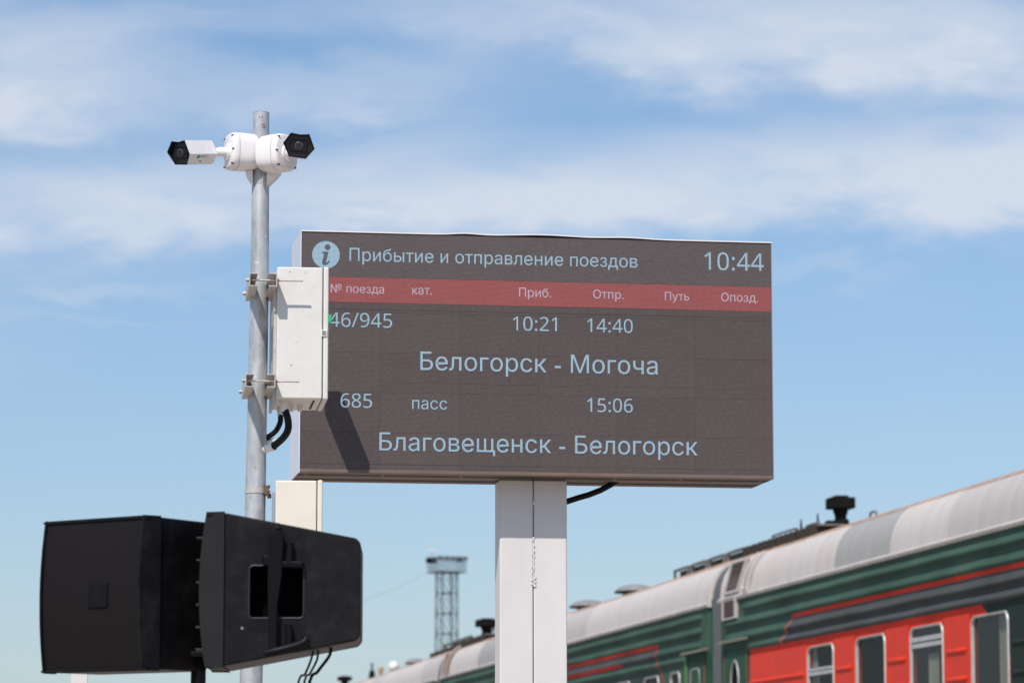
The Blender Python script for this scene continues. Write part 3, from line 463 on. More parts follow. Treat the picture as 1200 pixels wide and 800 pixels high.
# ------------------------------------------------------------------ cctv cameras
HEX = [(-0.0560, 0.006), (-0.0315, 0.0440), (0.0040, 0.0400), (0.0340, 0.0440), (0.0560, -0.006), (0.0270, -0.0430), (-0.0320, -0.0400)]
def superellipse(rx, rz, n=36, e=3.2):
    out = []
    for i in range(n):
        a = 2 * pi * i / n; ca, sa = cos(a), sin(a)
        out.append((rx * math.copysign(abs(ca) ** (2 / e), ca), rz * math.copysign(abs(sa) ** (2 / e), sa)))
    return out
def cctv(label, front, yaw, pitch, roll, box_c, box_yaw, length, logo, bx=0.064, bz=0.067):
    t = thing('cctv_camera', label, 'security camera', (box_c.x, box_c.y, box_c.z), 0)
    R = Matrix.Rotation(yaw, 3, 'Z') @ Matrix.Rotation(pitch, 3, 'X') @ Matrix.Rotation(roll, 3, 'Y')
    O = inv(t, front)
    P = lambda u, v, d: O + R @ Vector((u, d, v))            # d grows backwards from the front
    hexo = HEX; s = lambda k: [(u * k, v * k) for u, v in hexo]
    m = MB(); n = len(hexo)
    # open-fronted sunshield: outer white, inner black
    lo = [(u, v, 0.0 if v > -0.02 else 0.014) for u, v in s(1.0)]
    vs = [P(u, v, d) for u, v, d in lo] + [P(u, v, length * 0.86) for u, v in s(0.97)] + [P(u * .945, v * .945, d) for u, v, d in lo] + [P(u * .94, v * .94, 0.05) for u, v in hexo]
    fs = []; mi = []
    for i in range(n):
        j = (i + 1) % n; fs.append((i, j, n + j, n + i)); fs.append((2 * n + i, 2 * n + j, j, i)); fs.append((2 * n + i, 3 * n + i, 3 * n + j, 2 * n + j))
    m.add(vs, fs); m.m = [0, 1, 1] * n; m.build('sunshield', [cam_white, cam_black], t, smooth=False)
    m = MB()
    rings = [(0.86, 0.97), (0.93, 0.86), (0.97, 0.70), (1.0, 0.45), (1.08, 0.25)]
    vs = [P(u * k, v * k, length * d) for d, k in rings for u, v in hexo]
    fs = [(a * n + i, a * n + (i + 1) % n, (a + 1) * n + (i + 1) % n, (a + 1) * n + i) for a in range(len(rings) - 1) for i in range(n)] + [tuple((len(rings) - 1) * n + i for i in range(n))]
    m.add(vs, fs); m.build('camera_body', cam_white, t, ang=25)
    m = MB(); m.prism(s(0.925), P, 0.018, 0.045); m.build('front_plate', cam_black, t, bevel=0.002)
    m = MB(); m.prism([(-0.031, -0.021), (0.031, -0.021), (0.031, 0.021), (-0.031, 0.021)], P, 0.012, 0.019); wn = m.build('lens_window', cam_glass, t, bevel=0.003)
    m = MB(); m.tube([P(0, 0, 0.0115), P(0, 0, 0.0075)], [0.0125, 0.0118], 24)
    m.build('lens', mat('lens_glass', (0.02, 0.022, 0.03), 0.1, spec=0.5), wn)
    m = MB(); m.tube([P(0.0135 * cos(a * pi / 12), 0.0135 * sin(a * pi / 12), 0.010) for a in range(24)], 0.0014, 6, closed=True); m.build('lens_ring', mat('ring_grey', (0.12, 0.12, 0.13), 0.3), wn)
    if logo:
        # round green emblem and a faint grey word on the flank, a small screw below
        a_, b_ = Vector((0.0560, 0, -0.006)), Vector((0.0270, 0, -0.0430)); e_ = (b_ - a_).normalized(); nrm = Vector((e_.z, 0, -e_.x)) * -1
        if nrm.x < 0: nrm = -nrm
        def S(d, q, h): v = a_ * 0.99 + e_ * q + nrm * h; return P(v.x, v.z, d)
        m = MB(); m.add([S(0.052 + 0.0075 * cos(k * pi / 10), 0.0125 + 0.0075 * sin(k * pi / 10), 0.0012) for k in range(20)], [tuple(range(20))]); m.build('green_emblem', mat('emblem_green', (0.08, 0.42, 0.10), 0.5), t, smooth=False)
        m = MB(); m.add([S(d, q, 0.0012) for d, q in ((0.064, 0.009), (0.095, 0.009), (0.095, 0.014), (0.064, 0.014))], [(0, 1, 2, 3)]); m.build('emblem_word', mat('emblem_grey', (0.40, 0.46, 0.56), 0.5), t, smooth=False)
        m = MB(); m.tube([S(0.070, 0.031, 0.0005), S(0.070, 0.031, 0.003)], 0.0022, 10); m.build('screw', seam_dark, t)
    # box on the pole: rounded block with a lid
    Rb = Matrix.Rotation(box_yaw, 3, 'Z'); B = lambda u, v, d: Rb @ Vector((u, d, v))
    m = MB(); rings = [(0.050, 0.55), (0.046, 0.86), (0.032, 0.97), (0.0, 1.0), (-0.030, 1.0)]
    se = superellipse(bx, bz); n = len(se)
    vs = [B(u * k, v * k, d) for d, k in rings for u, v in se]
    fs = [(a * n + i, a * n + (i + 1) % n, (a + 1) * n + (i + 1) % n, (a + 1) * n + i) for a in range(len(rings) - 1) for i in range(n)] + [tuple(range(n)), tuple((len(rings) - 1) * n + i for i in range(n))]
    m.add(vs, fs); bo = m.build('junction_box', cam_white, t, ang=50)
    m = MB(); rings = [(-0.0315, 0.985), (-0.0335, 1.0), (-0.046, 0.985), (-0.054, 0.93), (-0.057, 0.84)]
    vs = [B(u * k, v * k, d) for d, k in rings for u, v in se]
    fs = [(a * n + i, a * n + (i + 1) % n, (a + 1) * n + (i + 1) % n, (a + 1) * n + i) for a in range(len(rings) - 1) for i in range(n)] + [tuple(range(n)), tuple((len(rings) - 1) * n + i for i in range(n))]
    m.add(vs, fs); lid = m.build('lid', cam_white, bo, ang=50)
    for su, sv in ((-.72, .76), (.72, .76), (-.72, -.76), (.72, -.76), (-.9, 0), (.9, 0)):
        m = MB(); m.tube([B(su * bx, sv * bz, -0.048), B(su * bx, sv * bz, -0.0585)], 0.0032, 10); m.build('lid_screw', black_gap, bo)
    # swivel arm
    a0 = B(0, -0.004, -0.056); a1 = B(0, -0.004, -0.085); bk = P(0, 0, length * 1.04)
    m = MB(); m.tube([B(0, -0.004, -0.055), B(0, -0.004, -0.064)], [0.032, 0.030], 24); m.tube([a0, a1, a1.lerp(bk, 0.6)], [0.0185, 0.0170, 0.0150], 18); m.build('arm', cam_white, t, ang=60)
    m = MB(); m.tube([a1.lerp(bk, 0.5), bk], [0.0125, 0.0145], 16); jt = m.build('swivel_joint', mat('joint_metal', (0.35, 0.34, 0.35), 0.35, metal=0.6), t)
    m = MB(); q = a1.lerp(bk, 0.62); m.tube([q + Vector((0, -0.0165, 0)), q + Vector((0, -0.010, 0))], 0.0065, 12); m.build('joint_screw', black_gap, jt)
    return t
cctv('white bullet camera on the left of the pole top, pointing left, green emblem', at(209.0, 179.5, 11.92), radians(-39), radians(9), radians(4),
     at(285.0, 178.6, 12.07), radians(-68), 0.165, True)
cctv('white bullet camera right of the pole top, black hexagonal front facing the viewer', at(350.2, 171.0, 11.76), radians(3), radians(9), radians(4),
     at(322.5, 180.4, 12.03), radians(54), 0.17, False)

# ------------------------------------------------------------------ control cabinets on the pole
def cabinet(name, label, O, yaw, W, D, H, paint, full):
    t = thing(name, label, 'electrical cabinet', O, yaw)
    m = MB(); m.box(0.0, W - 0.021, 0.0, D, 0.0, H); m.build('case', paint, t, bevel=0.005, seg=3)
    m = MB(); m.box(W - 0.0208, W - 0.0185, 0.003, D - 0.003, 0.003, H - 0.003); m.build('lid_gasket', seam_dark, t)
    m = MB(); m.box(W - 0.0183, W, -0.002, D + 0.002, -0.002, H + 0.002); m.build('lid', paint, t, bevel=0.005, seg=3)
    return t
CYAW = radians(6.5)
O1 = at(323.5, 466.5, 11.9); s1 = 1 / ppm(400, 11.9)
H1 = at(323.5, 312.5, 11.9).z - O1.z; W1 = 60.3 * s1 / cos(CYAW)
cab = cabinet('control_cabinet', 'upper white plastic cabinet clamped to the pole in front of the board, black hoses below', O1, CYAW, W1, 0.36, H1, cab_paint, True)
zlat = inv(cab, at(379, 389.5, 11.9)).z
m = MB(); m.box(W1 - 0.0245, W1 - 0.005, -0.006, 0.004, zlat - 0.012, zlat + 0.012); la = m.build('latch', cab_paint, cab, bevel=0.0015)
m = MB(); m.box(W1 - 0.0215, W1 - 0.0175, -0.0072, -0.002, zlat - 0.007, zlat + 0.008); m.box(W1 - 0.0145, W1 - 0.0105, -0.0072, -0.002, zlat - 0.008, zlat + 0.007); m.build('latch_slot', seam_dark, la)
m = MB(); m.box(W1 - 0.05, W1 - 0.044, 0.05, 0.30, -0.0035, 0.001); m.build('drain_slot', black_gap, cab)
m = MB(); m.box(-0.010, -0.0005, 0.015, 0.37, -0.012, H1 - 0.02); m.build('back_plate', bracket_paint, cab, bevel=0.001)
zl = inv(cab, at(386, 372, 11.9)).z
m = MB(); m.box(W1 - 0.001, W1 + 0.0115, 0.002, 0.020, zl - 0.014, zl + 0.014); m.build('green_tag', mat('tag_green', (0.005, 0.50, 0.16), 0.35), cab, bevel=0.002)
m = MB(); m.tube([(W1 + 0.001, 0.016, zl - 0.013), (W1 + 0.0075, 0.016, zl - 0.02), (W1 + 0.0075, 0.016, zl - 0.030), (W1 + 0.001, 0.016, zl - 0.036)], 0.0012, 6); m.build('tag_loop', mat('tag_wire', (0.5, 0.55, 0.6), 0.4), cab)
m = MB()
for (u, n, z, r) in ((0.07, -0.0006, 0.20, .0012), (0.045, -0.0006, H1 - .018, .002), (0.10, -0.0006, H1 - .019, .0016), (0.09, -0.0006, 0.31, .001), (0.052, -.0006, .118, .0022)):
    m.add([(u + r * cos(a * pi / 3), n, z + r * 1.5 * sin(a * pi / 3)) for a in range(6)], [tuple(range(6))])
m.build('paint_chips', rusty, cab, smooth=False)
# clamps: two C-shaped channels with threaded rods, upper and lower
def channel(side, x, zc_):
    o = 0.030 * side; th = 0.0035; hh = 0.0235
    # web at x, lips reach towards the pole (side = +1: lips to the right)
    m = MB()
    prof_ = [(x, -hh), (x + o, -hh), (x + o, -hh + th), (x + th * side, -hh + th), (x + th * side, hh - th), (x + o, hh - th), (x + o, hh), (x, hh)]
    m.prism(prof_, lambda u, v, d: Vector((u, d, zc_ + v)), -0.075, 0.285); return m.build('clamp_channel', bracket_paint, cab, bevel=0.0008)
xl = inv(cab, at(291.8, 329, 11.84)).x; xr = -0.0025
for px_, py_, dx in ((0, 328.6, 0.0), (0, 446.5, -0.004)):
    zz = inv(cab, at(300, py_, 11.84)).z
    lx = xl + (0 if dx == 0 else -0.010)
    channel(1, lx, zz); channel(-1, xr if dx == 0 else xr - 0.003, zz)
    for n_, e in ((-0.058, 0.089 if dx == 0 else 0.078), (0.262, -0.0108)):
        m = MB(); m.tube([(lx - 0.013, n_, zz), (e, n_, zz)], 0.0032, 8); rod = m.build('threaded_rod', bolt_steel, cab)
        m = MB(); m.tube([(lx - 0.009, n_, zz), (lx - 0.0005, n_, zz)], 0.0075, 6); m.build('nut', bolt_steel, rod)
        if e > 0:
            m = MB(); m.tube([(xr + .001, n_, zz), (xr + 0.007, n_, zz)], 0.0065, 6); m.build('nut', bolt_steel, rod)
# glands and hoses below
for i, (px, py0, py1, r, Y) in enumerate(((333.5, 466, 482.5, 0.0165, 11.97), (341.3, 466, 482, 0.0085, 12.06), (351.5, 466, 482, 0.0100, 12.10), (328.0, 472, 488, 0.0105, 12.16))):
    a = inv(cab, at(px, py0, Y)); a.z = 0.002; b = inv(cab, at(px, py1, Y))
    mid = a.lerp(b, .55)
    m = MB(); m.tube([a, mid, mid + Vector((0, 0, -.0008)), b], [r * 1.05, r * 1.05, r * .86, r * .86], 10 if r < .012 else 20); m.build('cable_gland', cab_paint, cab, ang=30)
def smooth_path(pts, k=6):
    out = []
    P_ = [pts[0]] + pts + [pts[-1]]
    for i in range(1, len(P_) - 2):
        for j in range(k):
            t = j / k; a, b, c, d = P_[i - 1:i + 3]
            out.append(0.5 * ((2 * b) + (c - a) * t + (2 * a - 5 * b + 4 * c - d) * t * t + (3 * b - a - 3 * c + d) * t ** 3))
    out.append(pts[-1]); return out
ha = [inv(cab, at(*q)) for q in ((334, 480, 11.97), (337.5, 492, 11.96), (337.5, 503, 11.97), (332.5, 512, 11.99), (324, 520, 12.02), (319, 524, 12.04))]
m = MB(); m.tube(smooth_path(ha), 0.0128, 14); m.build('hose', rubber, cab)
hb = [inv(cab, at(*q)) for q in ((328.5, 486, 12.16), (328.5, 494, 12.16), (324.5, 503, 12.15), (319, 508.5, 12.13), (312, 513, 12.11))]
m = MB(); m.tube(smooth_path(hb), 0.0098, 12); m.build('hose', rubber, cab)
fw = mat('fitting_white', (0.78, 0.78, 0.74), 0.4)
q0, q1 = inv(cab, at(320.5, 522.5, 12.035)), inv(cab, at(309.0, 527, 12.065))
m = MB(); d_ = (q1 - q0); m.tube([q0 - d_ * .05, q0 + d_ * .25, q0 + d_ * .27, q0 + d_ * .75, q0 + d_ * .92, q1], [0.0165, 0.0165, 0.0142, 0.0142, 0.0120, 0.005], 18); m.build('hose_fitting', fw, cab)
q0, q1 = inv(cab, at(323.5, 515, 12.14)), inv(cab, at(312, 519, 12.12))
m = MB(); m.tube([q0, q0.lerp(q1, .3), q1], [0.006, 0.010, 0.010], 14); m.build('hose_fitting', fw, cab)
# unseen box and rod added behind the cabinet to cast the board's slanted shadow
S0 = Vector((CX, CY, CZ)); nb = Vector((-sin(YAW), cos(YAW), 0)); ub = Vector((cos(YAW), sin(YAW), 0))
def on_board(px, py):
    r = at(px, py, 13.0) - Vector((0, 0, EYE)); c0 = Vector((0, 0, EYE)); k = (S0 - c0).dot(nb) / r.dot(nb); return c0 + r * k
lv = LIGHT / LIGHT.dot(nb)
CASTER_T = 0.235
rt = on_board(399.5, 457.5) - lv * CASTER_T              # rear top right corner of the added box
caster = []
for dn in (0.0, -0.200):
    for dz in (0, -0.098):
        for du in (0, -0.066): caster.append(inv(cab, rt + nb * dn + ub * du + Vector((0, 0, dz))))
m = MB(); m.add(caster, [(0, 1, 3, 2), (4, 6, 7, 5), (0, 4, 5, 1), (2, 3, 7, 6), (0, 2, 6, 4), (1, 5, 7, 3)]); sb = m.build('shadow_caster_box', cab_paint, cab, bevel=0.005)
c_ = (caster[4] + caster[5] + caster[6] + caster[7]) / 4
m = MB(); m.tube([c_ + Vector((0, 0.02, 0)), Vector((min(max(c_.x, .03), W1 - .05), 0.355, min(c_.z, H1 - 0.04)))], 0.009, 10); m.build('shadow_caster_rod', bracket_paint, cab)

O2 = at(321.5, 716, 11.95); s2 = 1 / ppm(600, 11.95)
H2 = at(321, 562.5, 11.95).z - O2.z; W2 = 55.3 * s2
cab2 = cabinet('control_cabinet', 'lower cream plastic cabinet strapped to the pole just behind the right loudspeaker', O2, radians(4.2), W2, 0.30, H2, cab_cream, False)
m = MB(); m.box(-0.011, -0.001, 0.01, 0.29, 0.0, H2 - 0.04); m.build('back_plate', mat('grey_plate', (0.35, 0.38, 0.42), 0.45, metal=0.3), cab2, bevel=0.001)
cs, rs_ = pole_at(575); cw = cs + pole.location; cc = inv(cab2, cw)
m = MB(); n_ = 40; vs = []
for i in range(n_):
    a = 2 * pi * i / n_
    for r, z in ((rs_ + .0003, -.0095), (rs_ + .0022, -.0095), (rs_ + .0022, .0095), (rs_ + .0003, .0095)):
        vs.append(cc + Vector((r * cos(a), r * sin(a), z)))
m.add(vs, [(i * 4 + k, ((i + 1) % n_) * 4 + k, ((i + 1) % n_) * 4 + (k + 1) % 4, i * 4 + (k + 1) % 4) for i in range(n_) for k in range(4)]); m.build('pole_strap', bracket_paint, cab2)
m = MB(); xx = cc.x + rs_
m.box(xx - .004, xx + .012, cc.y - .03, cc.y + .015, cc.z - .016, cc.z + .018); m.box(xx + .005, xx + .020, cc.y - .035, cc.y, cc.z - .026, cc.z - .012); m.tube([(xx + .004, cc.y - .045, cc.z + .012), (xx + .016, cc.y - .045, cc.z + .012)], .006, 8); m.tube([(xx + .004, cc.y - .045, cc.z - .006), (xx + .016, cc.y - .045, cc.z - .006)], .005, 8)
m.build('strap_buckle', rusty, cab2, bevel=0.001)

# ------------------------------------------------------------------ loudspeakers
YS = 9.5; kS = (YS * CP + (at(600, 690, YS).z - EYE) * SP) / F       # metres per picture unit
def grille_mat():
    m = bpy.data.materials.new('speaker_grille'); m.use_nodes = True; t = m.node_tree; n = t.nodes; L = t.links; p = n['Principled BSDF']; p.inputs['Roughness'].default_value = 0.6; p.inputs['Specular IOR Level'].default_value = 0.1
    c = n.new('ShaderNodeTexCoord'); mp = n.new('ShaderNodeMapping'); mp.inputs['Rotation'].default_value = (radians(45), 0, 0); L.new(c.outputs['Object'], mp.inputs[0])
    s = n.new('ShaderNodeSeparateXYZ'); L.new(mp.outputs[0], s.inputs[0])
    def M(op, a, b=None):
        q = n.new('ShaderNodeMath'); q.operation = op
        for i, v in enumerate((a, b)):
            if v is None: continue
            if isinstance(v, (int, float)): q.inputs[i].default_value = v
            else: L.new(v, q.inputs[i])
        return q.outputs[0]
    a = M('ABSOLUTE', M('SINE', M('MULTIPLY', s.outputs[1], pi / 0.0072))); b = M('ABSOLUTE', M('SINE', M('MULTIPLY', s.outputs[2], pi / 0.0072)))
    h = M('GREATER_THAN', M('MULTIPLY', a, b), 0.42)
    mx = n.new('ShaderNodeMix'); mx.data_type = 'RGBA'; L.new(h, mx.inputs[0]); mx.inputs[6].default_value = (0.021, 0.017, 0.017, 1); mx.inputs[7].default_value = (0.0015, 0.0015, 0.002, 1); L.new(mx.outputs[2], p.inputs['Base Color'])
    return m
grille_m = grille_mat()
HF, HB, LEN, WID = 0.2135, 0.137, 0.380, 0.36     # half height at the front and back, length, width
def rrect(x0, x1, z0, z1, r, n=5):
    out = []
    for cx, cz, a0 in ((x1 - r, z1 - r, 0), (x0 + r, z1 - r, pi / 2), (x0 + r, z0 + r, pi), (x1 - r, z0 + r, 3 * pi / 2)):
        for i in range(n + 1): a = a0 + pi / 2 * i / n; out.append((cx + r * cos(a), cz + r * sin(a)))
    return out
def speaker(label, O, rz, right, HB=HB, LEN=LEN, WID=WID):
    t = thing('loudspeaker', label, 'loudspeaker', O, rz, 'black loudspeakers back to back on one stand')
    # local: -x is the way it faces, -y the flank with the handle
    XZ = lambda u, v, d: Vector((u, d, v))
    body = [(0.0, -HF), (LEN - .012, -HB - .006), (LEN, -HB + .008), (LEN, HB - .008), (LEN - .012, HB + .006), (0.0, HF)]
    m = MB(); m.prism(body, XZ, 0.0, WID); shell = m.build('shell', spk_shell, t, bevel=0.006, seg=3)
    # handle recess cut into the flank
    if right:
      hx0, hx1, hz0, hz1 = 0.070, 0.222, -0.080, 0.066
      c = MB(); c.prism([(hx0, hz0), (hx1, hz0), (hx1, hz1), (hx0, hz1)], XZ, -0.05, 0.075); cut = c.build('cutter', spk_hole, None, bevel=0.012, seg=3)
      bo = shell.modifiers.new('cut', 'BOOLEAN'); bo.object = cut; bo.operation = 'DIFFERENCE'; bo.solver = 'EXACT'; bo.material_mode = 'TRANSFER' if hasattr(bo, 'material_mode') else 'INDEX'
      cut.parent = t; cut.location = (0, 0, 0)
      dg = bpy.context.evaluated_depsgraph_get(); me = bpy.data.meshes.new_from_object(shell.evaluated_get(dg)); shell.modifiers.clear(); shell.data = me
      me.polygons.foreach_set('use_smooth', [False] * len(me.polygons))
      bpy.data.objects.remove(cut)
    if right:
        m = MB(); rim = rrect(hx0, hx1, hz0, hz1, .012)
        m.tube([Vector((x, -.0005, z)) for x, z in rim], .0024, 6, closed=True); m.build('recess_rim', mat('rim_black', (0.035, 0.033, 0.035), .45, spec=.3), t)
    # front frame, gently bowed
    n = 10; bow = lambda z: -0.052 - 0.018 * (1 - (z / HF) ** 2)
    m = MB(); zs = [-HF - .003 + (2 * HF + .006) * i / n for i in range(n + 1)]
    for (y0, y1, i0, i1) in ((-0.004, 0.018, 0, n), (WID - 0.018, WID + 0.004, 0, n)):
        for i in range(n):
            a, b = zs[i], zs[i + 1]
            m.add([(bow(a) if True else 0, y0 + (.016 if y0 < 0 else 0), a), (0.0, y0, a), (0.0, y1, a), (bow(a), y1 - (.016 if y0 > 0 else 0), a), (bow(b), y0 + (.016 if y0 < 0 else 0), b), (0.0, y0, b), (0.0, y1, b), (bow(b), y1 - (.016 if y0 > 0 else 0), b)],
                  [(0, 1, 2, 3), (4, 7, 6, 5), (0, 4, 5, 1), (2, 6, 7, 3), (0, 3, 7, 4), (1, 5, 6, 2)])
    for (za, zb) in ((HF - .006, HF + .0005), (-HF - .0005, -HF + .006)):
        m.box(bow(HF) + .002, 0.0, 0.004, WID - .004, za, zb)
    m.build('front_frame', spk_edge if right else spk_shell, t, ang=50)
    m = MB(); vs = []
    for z in zs[0:]: vs += [(bow(z) + 0.008, 0.014, z), (bow(z) + 0.008, WID - 0.014, z)]
    m.add(vs, [(2 * i, 2 * i + 1, 2 * i + 3, 2 * i + 2) for i in range(n)]); m.build('grille', grille_m, t)
    if not right:
        m = MB(); yl = 0.172
        m.box(-0.0665, -0.055, yl - 0.036, yl + 0.036, -0.038, 0.030); lp = m.build('badge', mat('badge_black', (0.008, 0.0075, 0.009), 0.5, spec=.1), t, bevel=0.002)
        lg = text_mesh('badge_letters', 'JBL', -0.021, 0.021, -0.019, 0.0, mat('badge_grey', (0.018, 0.017, 0.019), 0.5, spec=.1), lp, height=0.034)
        lg.rotation_euler = (0, 0, radians(-90)); lg.location = (-0.0675, yl, 0)
    if right:
        # U bracket: flat bar standing off the flank, with feet
        m = MB(); m.prism([(0.128, 0.150), (0.140, 0.162), (0.158, 0.162), (0.166, 0.150), (0.162, 0.04), (0.150, -0.05), (0.150, -0.165), (0.146, -0.185), (0.128, -0.185), (0.124, -0.05), (0.122, 0.03)], XZ, -0.030, -0.010)
        yk = m.build('yoke', spk_metal, t, bevel=0.003)
        m = MB(); m.box(0.140, 0.155, -0.031, 0.01, 0.165, 0.183); m.build('yoke_cap', spk_edge, yk, bevel=0.003)
        m = MB(); m.box(0.108, 0.134, -0.030, 0.006, 0.062, 0.094); m.box(0.132, 0.222, -0.026, 0.006, 0.058, 0.078); m.build('yoke_clamp', spk_metal, yk, bevel=0.006)
        m = MB(); m.tube([(0.184, -0.014, 0.128), (0.180, -0.014, 0.072)], [0.010, 0.013], 14); m.build('knob', spk_metal, yk)
        m = MB(); m.tube([(0.182, -0.014, -0.100), (0.184, -0.014, -0.150)], [0.009, 0.012], 14); m.build('knob', spk_metal, yk)
        m = MB(); m.tube(smooth_path([Vector(q) for q in ((0.120, -0.02, -0.178), (0.150, -0.026, -0.172), (0.195, -0.024, -0.160), (0.222, -0.02, -0.150), (0.232, -0.016, -0.138))]), 0.0125, 12); m.build('lever', spk_metal, yk)
        m = MB(); m.tube([(0.052, -0.003, -0.108), (0.052, 0.002, -0.108)], 0.004, 10); m.build('flank_screw', mat('screw_grey', (0.22, 0.22, 0.2), 0.5), t)
        for i in range(6):
            z = 0.145 - i * 0.062; m = MB(); m.box(-0.078, -0.050, 0.02, 0.10, z - 0.0022, z + 0.0022); m.build('waveguide_fin', mat('fin_dark', (0.035, 0.032, 0.03), 0.5), t)
        for k, ((xa, xb), (ya, yb)) in enumerate((((368, 348), (764, 806)), ((372, 355), (762, 806)), ((387, 361), (755, 806)))):
            m = MB(); a = at(xa, ya - 6, YS + .12); b = at(xb, yb, YS + .12)
            p_ = [a, a.lerp(b, .3) + Vector((0.006 + .006 * k, 0, 0)), a.lerp(b, .65) + Vector((0.006, 0, 0)), b, b + Vector((-0.05, 0.05, -0.3)), b + Vector((-0.12, .05, -0.9))]
            m.tube(smooth_path([inv(t, q) for q in p_]), 0.0032 if k < 2 else 0.0045, 8); m.build('cable', rubber, t)
    return t
zm = at(262, 690, YS).z
speaker('right black loudspeaker, flank with square handle recess and vertical bracket towards the viewer', Vector((at(262.3, 690, YS).x, YS, zm)), radians(1.5), True)
OL = at(186.5, 694.5, YS + 0.06)
speaker('left black loudspeaker, bowed perforated grille with a square badge facing the viewer', OL, radians(54), False, 0.206, 0.215, 0.405)
# stand
ps = at(232.5, 779, YS + 0.22)
st = thing('speaker_stand', 'black pole standing under the two black loudspeakers', 'speaker stand', (ps.x, ps.y, 0))
m = MB(); m.tube([(0, 0, 0.06), (0, 0, ps.z + 0.03)], 0.0215, 24); m.build('pole', spk_metal, st)
m = MB(); m.box(-0.16, 0.16, -0.05, 0.14, ps.z + 0.022, ps.z + 0.038); m.build('crossbar', spk_metal, st, bevel=0.003)
m = MB(); m.tube([(0, 0, 0.0), (0, 0, 0.014), (0, 0, 0.03), (0, 0, 0.07)], [0.28, 0.28, 0.05, 0.04], 32); m.build('foot', spk_metal, st)

# small white post behind the left loudspeaker
pw = at(93, 786, 15.0)
wp = thing('white_post', 'white post peeking out below the left loudspeaker', 'post', (pw.x, pw.y, 0), radians(8))
m = MB(); m.box(-0.036, 0.036, -0.036, 0.036, 0.0, pw.z + 0.10); m.build('shaft', post_paint, wp, bevel=0.003)
m = MB(); m.box(-0.042, 0.042, -0.042, 0.042, pw.z + 0.10, pw.z + 0.108); m.build('cap', post_paint, wp, bevel=0.002)

# ------------------------------------------------------------------ train
LAT = 9.5
def H(h): return h + EYE - RAIL_Z                    # height above the camera -> height above the rail head
ROOF = [(0.0, 2.556), (0.012, 2.68), (0.03, 2.76), (0.062, 2.855), (0.125, 2.955), (0.20, 3.028), (0.30, 3.086), (0.50, 3.148), (0.80, 3.205), (1.15, 3.24), (1.55, 3.25)]
def rail_pt(px, py, wd):
    """coach point seen at px, py, wd metres inwards from the near side -> (along, inwards, height)"""
    d = at(px, py, 10.0) - Vector((0, 0, EYE)); k = (LAT + wd) / d.dot(Nv); P = d * k; return P.dot(Tv), wd, P.z

